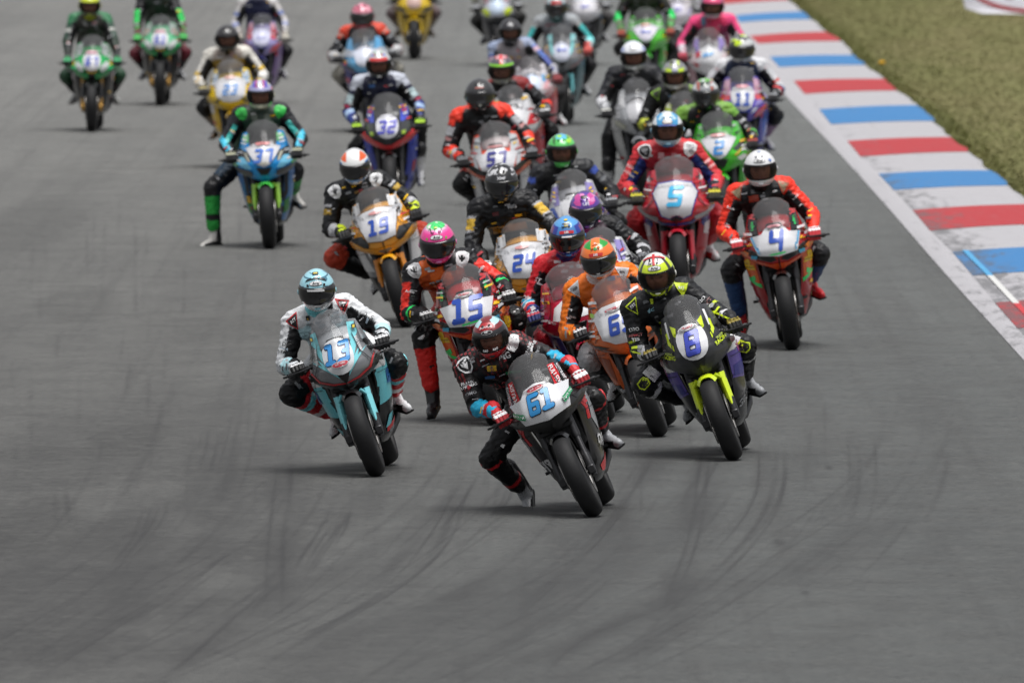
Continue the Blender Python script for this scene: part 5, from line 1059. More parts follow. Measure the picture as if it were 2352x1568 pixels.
 dict(id='11', sc=1.09, p=(1706, 226), lean=2, yaw=0, head=(1703, 112), hroll=0, hpit=10, hs=.98, hi=False, n='11', ns=.10, nc='#2c50a8', nose='R', body='#6a5ac0', side='#5a58b0', mg='k2', plate='R', art=[('#e8505a', [(.12, .93), (.17, .98), (.25, .87), (.19, .86), (.13, .865)]), ('#d8a8c0', FLANK), ('#a898d8', [(.15, .86), (.25, .87), (.262, .84), (.12, .81)]), ('#d84050', [(.14, .765), (.25, .83), (.262, .80), (.2, .73), (.1, .70)]), ('#e0e0f0', [(.10, .79), (.15, .80), (.12, .76), (.07, .735)]), ('#3a44a8', [(0, .79), (.09, .80), (.05, .74), (0, .72)]), ('k', [(0, .755), (.05, .755), (.035, .70), (0, .68)])], lab=[('#e0a0a8', [(x, .982 + z) for x, z in oval(.06, .014, 14)])], fart=[('#c83440', [(.12, .73), (.2, .74), (.2, .66), (.15, .66)]), ('#3a4aa0', [(.2, .70), (.26, .72), (.24, .62), (.2, .62)])],
   suit=dict(base='#26304c', chest='#26304c', sh='#d4d4d8', uao='#d8d8dc', uai='k', fao='k2', fai='k', th='#8a8cb0', kn='k2', sn='#b090a8', collar='#2a3458', bands=[(.0, .16, '#d08080'), (.66, .76, '#d84a40')], fbands=[(.3, .5, '#c83c40'), (.0, .2, '#5a6aa0')], chestart=[]),
   helm=dict(base='#d0d2d4', rules=[('noise', '#3a3a3e', 11, .12, 22), ('noise', '#c4e02c', 12, .26, 22, 7), ('side', '#c8c8ca', 80, 180, -50, 60), ('chin', '#c4c4c4', 110)], vent='k2'), glove=('k2', 's', 'k2', 's'),
   label='purple and red racing motorcycle with number 11 in front of the kerb', plabel='rider in navy and white suit with white, black and lime helmet on motorcycle 11'),
 dict(id='yel', sc=1.04, c=(542, 388), lean=4, yaw=-1.5, head=(522, 88), hroll=-3, hpit=9, hs=1.0, hi=False, n='23', ns=.09, nc='#6a9ad8', nose='K', body='#f2cc12', side='#e0b818', mg='#c8a030', tail='#e0c030', plate='W', art=[('#a8ccec', FLANK), ('#5a5020', [(.10, .80), (.18, .75), (.14, .735), (.12, .75)]), ('#c8a820', LIP)], lab=[('#e0b0a8', [(x, .985 + z) for x, z in oval(.05, .014, 14)])], fart=[('#d8d4d0', [(.21, .74), (.265, .75), (.25, .6), (.2, .6)])], sart=[('r', [(.6, .3), (.9, .35), (.9, .2), (.6, .2)])],
   suit=dict(base='#d0ccc4', chest='#a89c94', sh='#d8d4cc', uao='#dcd8d2', uai='k2', fao='#dcdad8', fai='k2', th='k2', kn='k2', sn='#8a8078', belly='#a08430', collar='k2', bands=[(.05, .15, '#6a6a68'), (.72, .88, '#d8b440')], fbands=[(.7, .8, '#c8b060')], chestart=[(-.05, -.03, .05, .06, '#b0a49c'), (.05, -.03, .05, .06, '#b0908c')]),
   helm=dict(base='#2e2c2e', rules=[('chin', '#2a2c2c', 110), ('side', '#3a3436', 70, 180, -50, 90)], clear=True, vent='k2', art=[('#8a8a8a', [(-.03, -.009), (.03, -.009), (.03, .009), (-.03, .009)], False, 38)]), glove=('#3a3a3a', '#a89c70', '#6a6658', '#b0a060'),
   label='yellow racing motorcycle with white board, behind number 37', plabel='rider in cream and black suit with black helmet on the yellow motorcycle behind number 37'),
 dict(id='lbl', sc=1.08, c=(852, 305), lean=5, yaw=-1.5, head=(832, 37), hroll=-2, hpit=9, hs=1.02, hi=False, n='', nose='D', body='#6ab0dc', side='#4a4c98', mg='k2', tail='#d8c8d0', plate='O', platec='#d8dcea', art=[('#58a8dc', FLANK), ('#d83a6a', [(.18, .84), (.25, .85), (.262, .80), (.2, .79)]), ('#c8d0e0', [(.08, .94), (.17, .95), (.18, .88), (.1, .88)]), ('k', SLOT), ('#4a4898', LIP)], fart=[('#c85070', [(.2, .62), (.25, .64), (.24, .58), (.2, .56)])],
   suit=dict(base='k2', chest='k2', sh='#d84a34', uao='k2', uai='k', fao='#b8b8ba', fai='k2', th='#8a8a8c', kn='#a8a498', sn='k2', collar='#a82c34', bands=[(.0, .18, '#c8c0b4'), (.4, .5, 's')], fbands=[(.0, .1, '#d84a34')], chestart=[(-.06, -.10, .07, .05, '#8a8c90'), (.06, -.11, .07, .06, '#8a8c98')]),
   helm=dict(base='#c86a80', rules=[('noise', '#e8a8b8', 16, .1, 20), ('x', '#3a2a30', .03, .05, 60, 80), ('side', '#a83a48', 60, 180, -50, 40), ('chin', '#a02c34', 110)], vent='#b85a70'), glove=('k2', 's', '#a8a8a8', 's'),
   label='light blue and violet racing motorcycle to the left behind number 32', plabel='rider in black suit with orange-red shoulders and pink-red helmet on the light blue motorcycle'),
 dict(id='blk', p=(1221, 192), lean=7, yaw=-1.5, head=(1172, 72), hroll=-3, hpit=9, hs=1.0, hi=False, n='', nose='R', body='#e0dce2', side='#c8606a', mg='w', tail='w', plate='O', platec='#d0dcf0', art=[('#58a8e0', [(.12, .96), (.18, .95), (.18, .88), (.13, .88)]), ('#e8b0b8', CHEEK), ('#b83a44', [(.12, .74), (.2, .79), (.21, .77), (.14, .72)]), ('#d8a8b0', LIP)], lab=[('#6aa8e8', [(x - .03, .86 + z) for x, z in oval(.03, .04, 10)])],
   suit=dict(base='#98a0b4', chest='#a09aa0', sh='#98a4c0', uao='#4a68b0', uai='k', fao='#4a58a0', fai='k', th='#6a78a8', kn='k2', sn='k2', collar='k2', bands=[(.05, .15, '#5a5a5a'), (.4, .6, '#c8a8b8')], belly='#a8a2a4'),
   helm=dict(base='#2c2a2e', rules=[('chin', 'k', 110)], clear=True, vent='k2', art=[('#a0a0a4', [(-.03, -.016), (.03, -.016), (.02, .016), (-.02, .016)], False, 42)]), glove=('#7a2c30', '#8a3438', '#a0a0a8', '#7a2c30'),
   label='white racing motorcycle with red and pale blue panels behind the lime headband helmet', plabel='rider in pale blue-grey suit with black helmet, behind the lime headband helmet'),
 dict(id='tq', sc=1.06, p=(1290, 118), lean=2, yaw=-1, head=(1278, 16), hroll=-2, hpit=9, hs=1.03, hi=False, n='', nose='R', body='#8a8c90', side='#6a8a90', mg='k2', fg='#6abac0', tail='#90c8cc', plate='O', platec='#d0d4e4', art=[('#8adce0', [(.11, 1.06), (.165, 1.05), (.17, .98), (.12, .86), (.05, .765), (0, .715), (0, .79), (.06, .82), (.11, .92)]), ('#b07a7c', [(.1, .71), (.2, .76), (.25, .83), (.255, .81), (.2, .735), (.1, .695)]), ('k', [(0, .775), (.048, .775), (.02, .725), (0, .70)])], lab=[('#5a6ac0', [(-.05, .875), (.05, .875), (.05, .90), (-.05, .90)])],
   suit=dict(base='#8a9094', chest='#888e94', sh='#a0a4a8', uao='#40b0b0', uai='k', fao='#88dce0', fai='k', th='#707878', kn='k2', sn='k2', collar='#3a7a78', bands=[(.0, .14, '#b85050'), (.14, .3, '#a8a8a8')], fbands=[(.55, .9, '#a8b0b0')]),
   helm=dict(base='#a0c4c8', rules=[('x', '#b83a38', 0, .06, 17, 42), ('side', '#b87074', 60, 100, 0, 40), ('chin', '#3a4a4c', 110)], vent='#90b0b4'), glove=('#c8504a', '#d86a60', '#c8504a', '#d0605a'),
   label='grey and turquoise racing motorcycle far back in the middle of the pack', plabel='rider in grey and turquoise suit on the turquoise motorcycle, helmet cut by the top edge'),
 dict(id='pk', sc=1.07, p=(1628, 126), lean=3, yaw=-2, head=(1636, 14), hroll=2, hpit=9, hs=1.02, hi=False, n='', nose='R', body='#dcdade', side='#c8a0a8', mg='w', plate='O', art=[('#9a8ad0', FLANK), ('#c03844', [(.11, .77), (.25, .88), (.262, .85), (.15, .745)]), ('#e0d0d4', CHEEK), ('#c83a48', [(-.16, .90), (-.10, .92), (-.09, .86), (-.15, .85)], 1)], lab=[('#68a8e0', [(-.07, .85), (.04, .87), (.05, .90), (-.06, .885)])],
   suit=dict(base='#d83060', chest='#d83464', sh='#f04a84', uao='#f0508a', uai='k', fao='#f06a9a', fai='k2', th='#5a7a90', kn='k2', sn='k2', belly='#903058', bands=[(.0, .10, '#5a8ac0'), (.9, 1.0, '#f03a74')], fbands=[(.5, .9, '#c8ccd8')], chestart=[(-.10, -.02, .06, .10, '#5a7a98')]),
   helm=dict(base='#e0487a', rules=[('top', '#7a3aa0', .11), ('side', '#7a4a98', 60, 120, -10, 50), ('chin', '#b0a8ac', 90)], clear=True, vent='#c04a80'), glove=('#b03a4a', '#c0586a', '#c8c0c8', '#b8485a'),
   label='white racing motorcycle with red diagonal band beside the kerb, at the back', plabel='rider in bright pink suit and pink helmet near the kerb'),
 dict(id='kg', sc=1.06, p=(1483, 76), lean=2, yaw=-1, head=(1478, -42), hroll=0, hpit=8, hs=1.0, hi=False, n='', nose='K', body='#58cc3c', side='#44b030', mg='#40b030', plate='K', platec='#e0dcea', art=[('#98d890', FLANK), ('k', [(0, .77), (.065, .765), (.03, .70), (0, .68)]), ('#58b850', SLOT)], lab=[('#5a6ac0', [(-.05, .875), (.05, .875), (.05, .90), (-.05, .90)]), ('#e8b0a0', [(x, .965 + z) for x, z in oval(.05, .012, 12)])],
   suit=dict(base='k2', chest='#2c3424', sh='#3a4a2c', uao='#282a24', uai='k', fao='#28d868', fai='k2', th='k2', kn='k', sn='k2', bands=[(.8, 1.0, '#28d868')], fbands=[(.45, .6, '#50803a'), (.6, .9, '#8a8a84')]),
   helm=dict(base='#60c040', rules=[], clear=True), glove=('#8a3a34', '#a8503c', '#5a7a48', '#8a3a34'),
   label='pale green racing motorcycle cut near the top edge, beside a pink rider', plabel='rider with vivid green elbow panels at the top edge, on the pale green motorcycle'),
 dict(id='g1', c=(211, 303), lean=0, yaw=0, head=(206, 12), hroll=0, hpit=8, hs=1.0, hi=False, n='67', ns=.085, nc='#5a6ac0', nose='K', body='#14b058', side='k', fg='k2', goldfork=1, mg='k', plate='O', tail='#2a9a50', art=[('#a8b2ae', [(.10, 1.08), (.19, 1.07), (.20, .97), (.15, .93), (.11, .95)]), ('#d4d8d8', [(.085, .80), (.15, .87), (.20, .86), (.17, .79), (.11, .745)]), ('#20d078', [(.20, .87), (.26, .83), (.262, .80), (.19, .765), (.17, .79)]), ('k', [(0, .775), (.06, .775), (.10, .75), (.20, .765), (.25, .80), (.25, .70), (.1, .64), (0, .64)]), ('#18904a', [(.035, .74), (.10, .745), (.18, .77), (.20, .72), (.12, .68), (.04, .68)]), ('#c8a83a', [(0, .755), (.06, .775), (.04, .748), (0, .74)])], lab=[('#e0a8b8', [(x, .965 + z) for x, z in oval(.06, .02, 12)])], fart=[('#d8ccd0', [(.225, .80), (.272, .81), (.262, .66), (.235, .60), (.225, .70)])], belly='k',
   suit=dict(base='#2a2a2a', chest='#3a3a36', sh='#3a7a54', uao='#2c4a3c', uai='k', fao='#2a3a30', fai='k', th='k2', kn='#284a34', sn='k', collar='#a8b020', bands=[(.0, .1, '#a8b8b0'), (.55, .7, '#b8b8b4')], chestart=[(-.07, -.06, .05, .03, '#8a8a86'), (.07, -.065, .06, .035, '#a0a09c')]),
   helm=dict(base='#c8d428', rules=[('side', '#7a2c2c', 60, 100, -50, 10), ('chin', '#5a5c38', 110)], clear=True, vent='#a8b020'), glove=('#2a3a30', '#38a068', 'k2', '#309858'), boot=('k2', '#c8c8c4', 'k', 'w'),
   label='white and green racing motorcycle farthest to the left', plabel='rider in dark green suit with yellow helmet at the far left'),
 dict(id='g2', c=(368, 243), lean=0, yaw=0, head=(360, -36), hroll=0, hpit=8, hs=1.0, hi=False, n='51', ns=.085, nc='#5a6ac0', nose='K', body='#6cc894', side='k', fg='k2', goldfork=1, mg='k', plate='O', tail='#2a9a50', art=[('#a8b2ae', [(.10, 1.08), (.19, 1.07), (.20, .97), (.15, .93), (.11, .95)]), ('#d4d8d8', [(.085, .80), (.15, .87), (.20, .86), (.17, .79), (.11, .745)]), ('#2cb868', [(.20, .87), (.26, .83), (.262, .80), (.19, .765), (.17, .79)]), ('k', [(0, .775), (.06, .775), (.10, .75), (.20, .765), (.25, .80), (.25, .70), (.1, .64), (0, .64)]), ('#18904a', [(.035, .74), (.10, .745), (.18, .77), (.20, .72), (.12, .68), (.04, .68)]), ('#c8a83a', [(0, .755), (.06, .775), (.04, .748), (0, .74)])], lab=[('#e0a8b8', [(x, .965 + z) for x, z in oval(.06, .02, 12)])], fart=[('#d8ccd0', [(.225, .80), (.272, .81), (.262, .66), (.235, .60), (.225, .70)])], belly='k',
   suit=dict(base='#242425', chest='#2c3a30', sh='k2', uao='k2', uai='k', fao='#30d060', fai='k', th='#5a2028', kn='#6a2430', sn='k', bands=[(.72, 1.0, '#30d060')], fbands=[(.5, .75, '#3a8a4c')]),
   helm=dict(base='#8a2c2c', rules=[], clear=True), glove=('#3a7a40', '#48b858', '#6a2430', '#44a850'),
   label='white and green racing motorcycle second from the left', plabel='rider with bright green elbows, head above the top edge, second from the left'),
 dict(id='br', p=(600, 87), lean=0, yaw=-1, head=(592, -22), hroll=0, hpit=8, hs=1.0, hi=False, n='', nose='R', body='#a49ad0', side='#8a70a8', mg='#282a68', plate='R', platec='#d4d4ec', art=[('#e84a5a', [(.12, .93), (.17, .98), (.25, .87), (.19, .86), (.13, .865)]), ('#d8a0b0', FLANK), ('#d84050', [(.14, .765), (.25, .83), (.262, .80), (.2, .73), (.1, .70)]), ('#3a48a8', [(0, .79), (.09, .80), (.05, .74), (0, .72)]), ('k', [(0, .755), (.05, .755), (.035, .70), (0, .68)])], lab=[('#5a6ac0', [(-.05, .865), (.05, .875), (.05, .885), (-.05, .875)])], fart=[('#c83040', [(.12, .73), (.2, .74), (.2, .62), (.15, .62)])],
   suit=dict(base='#343858', chest='#34385a', sh='#c0bcbc', uao='#c8c4c4', uai='k', fao='#b8b8c4', fai='k', th='#34385a', kn='k2', sn='k2', bands=[(.5, .7, '#6a7ab0')], fbands=[(.3, .5, '#6a78b0')]),
   helm=dict(base='#8a90b0', rules=[], vent='k2'), glove=('#a8a49c', '#b8b4a8', '#a8a49c', '#b0aca0'),
   label='lilac, red and blue racing motorcycle behind the yellow number 23', plabel='rider in white-sleeved navy suit behind the black helmet, cut by the top edge'),
 dict(id='yt', c=(951, 137), lean=0, yaw=0, head=(946, -118), hroll=0, hpit=8, hs=1.0, hi=False, n='', nose='K', body='#e4c024', side='#d8b420', mg='#dcb820', fg='#d8b41c', plate='O', platec='#c8a8a0', art=[('k', SLOT)],
   suit=dict(base='#6a5a5c', fai='k2', uai='k2', chest='#5a4a50', sn='#8a8078'), helm=dict(base='#c8b030', rules=[]), glove=('#3a3a30', '#a8b82c', '#5a5048', '#a8c030'), boot=('k2', '#b0acac', 'k', 'k'),
   label='deep yellow racing motorcycle alone at the top edge of the picture', plabel='rider on the deep yellow motorcycle, mostly above the top edge'),
 dict(id='ly', c=(1150, 152), lean=4, yaw=-2, head=(1128, -90), hroll=0, hpit=8, hs=1.0, hi=False, n='', nose='R', body='#cfd2dc', side='#5a5a5e', mg='k2', plate='O', platec='#c8d8ec', art=[('#d4e83a', [(.10, .80), (.16, .86), (.23, .84), (.2, .77), (.12, .74)]), ('dg', [(.0, .74), (.1, .74), (.2, .76), (.2, .70), (.1, .66), (0, .66)])],
   suit=dict(base='#2a2a28', chest='k2', sn='k2', fao='#5a5c3a', fbands=[(.5, .7, '#b8c83a')], thi='k'), helm=dict(base='#a8b03a', rules=[]), glove=('k2', 's', '#3a3a34', 's'), boot=('k2', 's', 'k', 'k'),
   label='racing motorcycle with lime headlight covers at the top edge', plabel='rider in black suit at the top edge, above the lime headlight covers'),
 dict(id='wt', p=(1343, 14), lean=3, yaw=-1, head=(1338, -95), hroll=0, hpit=8, hs=1.0, hi=False, n='', nose='R', body='#e2dfe4', side='#3a3a3c', mg='k2', plate='W', platec='#e6e4ea', art=[], lab=[('#6a70c8', [(-.05, .85), (.05, .86), (.05, .885), (-.05, .875)])],
   suit=dict(base='#4a4848', chest='k2', fao='#a8a4a0', uao='#8a8684', sn='k2', bands=[(.6, .8, '#a0a48c')]), helm=dict(base='#b0b0b0', rules=[]), glove=('k2', 's', '#9a9890', 's'),
   label='white nosed racing motorcycle at the top edge right of the turquoise one', plabel='rider in grey-sleeved suit at the top edge on the white nosed motorcycle'),
 dict(id='wp', p=(1556, 22), lean=0, yaw=-1, head=(1552, -92), hroll=0, hpit=8, hs=1.0, hi=False, n='', nose='R', body='#d8d2d8', side='#a8a0b8', mg='w', plate='O', platec='#d8d4e4', art=[('#b8b4d4', CHEEK)], lab=[('#7a78b8', [(-.05, .85), (.05, .86), (.03, .90), (-.03, .89)])],
   suit=dict(base='#8a8486', chest='#6a6468', sn='k2'), helm=dict(base='#c0c0c8', rules=[]), glove=('k2', 's', 's', 's'),
   label='pale racing motorcycle half hidden between the pale green one and the pink rider', plabel='rider in grey suit at the top edge, left of the pink rider'),
]
# ------------------------------------------------------------------ the setting: ground, track, kerb, grass
def ntree(name):
    m = bpy.data.materials.new(name); m.use_nodes = True; nt = m.node_tree; return m, nt, nt.nodes['Principled BSDF']
def nd(nt, typ, **kw):
    n = nt.nodes.new(typ)
    for k, v in kw.items(): setattr(n, k, v)
    return n
def noise_at(nt, scale, detail=4, nscale=1.0, rough=.55):
    tc = nd(nt, 'ShaderNodeTexCoord'); mp = nd(nt, 'ShaderNodeMapping'); mp.inputs['Scale'].default_value = scale
    nz = nd(nt, 'ShaderNodeTexNoise'); nz.inputs['Scale'].default_value = nscale; nz.inputs['Detail'].default_value = detail; nz.inputs['Roughness'].default_value = rough
    nt.links.new(tc.outputs['Object'], mp.inputs[0]); nt.links.new(mp.outputs[0], nz.inputs['Vector']); return nz.outputs[0]
def ramp(nt, src, a, b, lo=0.0, hi=1.0):
    if a > b: a, b, lo, hi = b, a, hi, lo
    r = nd(nt, 'ShaderNodeMapRange'); r.interpolation_type = 'SMOOTHSTEP'
    for k, v in (('From Min', a), ('From Max', b), ('To Min', lo), ('To Max', hi)): r.inputs[k].default_value = v
    nt.links.new(src, r.inputs[0]); return r.outputs[0]
def math2(nt, op, a, b):
    n = nd(nt, 'ShaderNodeMath', operation=op)
    for i, q in enumerate((a, b)):
        if isinstance(q, (int, float)): n.inputs[i].default_value = q
        else: nt.links.new(q, n.inputs[i])
    return n.outputs[0]
def mixc(nt, f, a, b):
    n = nd(nt, 'ShaderNodeMix', data_type='RGBA')
    for k, q in (('Factor', f), ('A', a), ('B', b)):
        s = n.inputs[k]
        if k != 'Factor': s = [i for i in n.inputs if i.name == k and i.type == 'RGBA'][0]
        if isinstance(q, tuple): s.default_value = (*q, 1)
        elif isinstance(q, (int, float)): s.default_value = q
        else: nt.links.new(q, s)
    return [o for o in n.outputs if o.type == 'RGBA'][0]
def asphalt():
    m, nt, b = ntree('asphalt')
    tc = nd(nt, 'ShaderNodeTexCoord'); sp = nd(nt, 'ShaderNodeSeparateXYZ'); nt.links.new(tc.outputs['Object'], sp.inputs[0])
    left = ramp(nt, sp.outputs['X'], -.1, -1.9); near = ramp(nt, sp.outputs['Y'], 118, 88)
    base = mixc(nt, ramp(nt, sp.outputs['X'], -3.0, 1.6), (.093, .092, .088), (.074, .081, .081))
    big = noise_at(nt, (.55, .07, 1), 3); base = mixc(nt, ramp(nt, big, .34, .66), mixc(nt, .22, base, (.026, .0255, .026)), mixc(nt, .14, base, (.11, .107, .10)))
    patch = noise_at(nt, (.55, .10, 1), 5, 1, .6); f = math2(nt, 'MULTIPLY', ramp(nt, patch, .44, .56), math2(nt, 'MULTIPLY', left, near)); base = mixc(nt, math2(nt, 'MULTIPLY', f, .7), base, (.026, .0255, .026))
    wob = noise_at(nt, (2.2, .5, 1), 5, 1, .65); tot = None
    for qx, qy, ea, eb, st in ((290, 1015, .34, 3.0, .60), (50, 1215, .42, 4.0, .70), (250, 1240, .45, 3.0, .50), (110, 1045, .45, 1.2, .50), (520, 760, .5, 3.5, .35), (60, 520, .6, 9.0, .40), (180, 700, .4, 5.0, .35), (640, 1250, .30, 2.2, .35), (1240, 840, .45, 3.0, .35), (60, 1480, .5, 1.6, .40)):
        o = on_plane(qx, qy); u = math2(nt, 'MULTIPLY', math2(nt, 'SUBTRACT', sp.outputs['X'], o.x), 1 / ea); v = math2(nt, 'MULTIPLY', math2(nt, 'SUBTRACT', sp.outputs['Y'], o.y), 1 / eb)
        r2 = math2(nt, 'ADD', math2(nt, 'ADD', math2(nt, 'MULTIPLY', u, u), math2(nt, 'MULTIPLY', v, v)), math2(nt, 'MULTIPLY', wob, 2.2)); k = ramp(nt, r2, 2.15, 1.45, 0, st); tot = k if tot is None else math2(nt, 'MAXIMUM', tot, k)
    base = mixc(nt, tot, base, (.019, .0185, .018))      # damp and oily stains
    strk = noise_at(nt, (5.0, .035, 1), 4); base = mixc(nt, ramp(nt, strk, .5, .68, 0, .30), base, (.026, .0255, .026))
    lng = noise_at(nt, (1.1, .012, 1), 3); base = mixc(nt, ramp(nt, lng, .45, .65, 0, .25), base, (.026, .0255, .026))
    wide = noise_at(nt, (1.5, 1.1, 1), 6, 1, .62); base = mixc(nt, ramp(nt, wide, .38, .66, 0, .38), base, (.026, .0255, .026)); wd2 = noise_at(nt, (4.5, 3.2, 1), 5, 1, .6); base = mixc(nt, ramp(nt, wd2, .42, .66, 0, .26), base, (.115, .114, .108))
    dash = noise_at(nt, (9, 3.2, 1), 4, 1, .7); base = mixc(nt, ramp(nt, dash, .54, .72, 0, .42), base, (.022, .022, .022)); fine = noise_at(nt, (1, 1, 1), 6, 16, .75); base = mixc(nt, ramp(nt, fine, .35, .65), mixc(nt, .26, base, (.02, .02, .02)), mixc(nt, .20, base, (.19, .19, .18)))
    grit = noise_at(nt, (1, 1, 1), 3, 110, .7); base = mixc(nt, ramp(nt, grit, .58, .75, 0, .35), base, (.19, .19, .18))
    rub = nd(nt, 'ShaderNodeAttribute'); rub.attribute_name = 'Col'; rs = nd(nt, 'ShaderNodeSeparateColor'); nt.links.new(rub.outputs['Color'], rs.inputs[0])
    base = mixc(nt, rs.outputs[0], base, (.016, .0155, .017))
    worn = nd(nt, 'ShaderNodeVectorMath', operation='SCALE'); nt.links.new(base, worn.inputs[0]); nt.links.new(ramp(nt, sp.outputs['Y'], 70, 215, .88, 1.75), worn.inputs['Scale'])   # asphalt colour lightened with distance in place of haze and grazing reflection
    nt.links.new(worn.outputs[0], b.inputs['Base Color']); nt.links.new(ramp(nt, fine, .3, .7, .62, .85), b.inputs['Roughness'])
    bp = nd(nt, 'ShaderNodeBump'); bp.inputs['Strength'].default_value = .5; bp.inputs['Distance'].default_value = .006
    nt.links.new(math2(nt, 'ADD', grit, fine), bp.inputs['Height']); nt.links.new(bp.outputs[0], b.inputs['Normal']); return m
def grass_ground():
    m, nt, b = ntree('dry_grass')
    n1 = noise_at(nt, (.55, .06, 1), 5, 1, .6); n2 = noise_at(nt, (1, .3, 1), 6, 3, .7)
    c = mixc(nt, ramp(nt, n1, .36, .64), (.148, .148, .060), (.182, .162, .078)); c = mixc(nt, ramp(nt, n2, .4, .7), c, (.17, .16, .07))
    nt.links.new(c, b.inputs['Base Color']); b.inputs['Roughness'].default_value = .9; b.inputs['Specular IOR Level'].default_value = .1
    return m
def kerb_paint():
    m, nt, b = ntree('kerb_paint'); at = nd(nt, 'ShaderNodeAttribute'); at.attribute_name = 'Col'
    w1 = noise_at(nt, (7, .9, 1), 6, 1, .7); w2 = noise_at(nt, (2.2, 2.2, 1), 5, 4, .7); w3 = noise_at(nt, (16, .10, 1), 3, 1)
    lim = nd(nt, 'ShaderNodeMapRange'); lim.interpolation_type = 'SMOOTHSTEP'; nt.links.new(w1, lim.inputs[0])
    nt.links.new(math2(nt, 'SUBTRACT', .86, math2(nt, 'MULTIPLY', at.outputs['Alpha'], .52)), lim.inputs['From Min']); nt.links.new(math2(nt, 'SUBTRACT', 1.04, math2(nt, 'MULTIPLY', at.outputs['Alpha'], .46)), lim.inputs['From Max'])
    f = math2(nt, 'MAXIMUM', math2(nt, 'MULTIPLY', lim.outputs[0], .72), math2(nt, 'MULTIPLY', ramp(nt, w3, .60, .72), math2(nt, 'MULTIPLY', at.outputs['Alpha'], .5)))
    c = mixc(nt, f, at.outputs['Color'], (.085, .085, .09)); c = mixc(nt, ramp(nt, w2, .48, .78, 0, .34), c, (.20, .195, .19))
    nt.links.new(c, b.inputs['Base Color']); b.inputs['Roughness'].default_value = .6
    bp = nd(nt, 'ShaderNodeBump'); bp.inputs['Strength'].default_value = .3; bp.inputs['Distance'].default_value = .01; nt.links.new(w2, bp.inputs['Height']); nt.links.new(bp.outputs[0], b.inputs['Normal'])
    return m
# kerb block borders measured on the photograph (2400 px frame): left end of the colour, right end
KB = [((1640, -58), (1773, -66)), ((1655, -40), (1795, -49)), ((1670, -24), (1815, -33)), ((1684, -7), (1831, -17)), ((1699, 10.5), (1850, 1)), ((1724, 37), (1881, 28)), ((1733, 53), (1905, 46)), ((1757, 85), (1936, 75)), ((1778, 103), (1973, 97)),
      ((1804, 134), (1999, 130)), ((1827, 158), (2030, 153)), ((1860, 190), (2072, 186)), ((1886, 221), (2101, 213)), ((1920, 257), (2151, 247)), ((1948, 292), (2187, 284)), ((1986, 331), (2231, 322)),
      ((2017, 368), (2273, 356)), ((2059, 408), (2320, 400)), ((2095, 446), (2364, 435)), ((2139, 493), (2410, 479)), ((2180, 541), (2457, 525)), ((2232, 591), (2512, 577)), ((2280, 646), (2570, 632)), ((2332, 710), (2625, 694)),
      ((2385, 770), (2685, 752)), ((2442, 838), (2745, 818)), ((2500, 905), (2810, 884))]
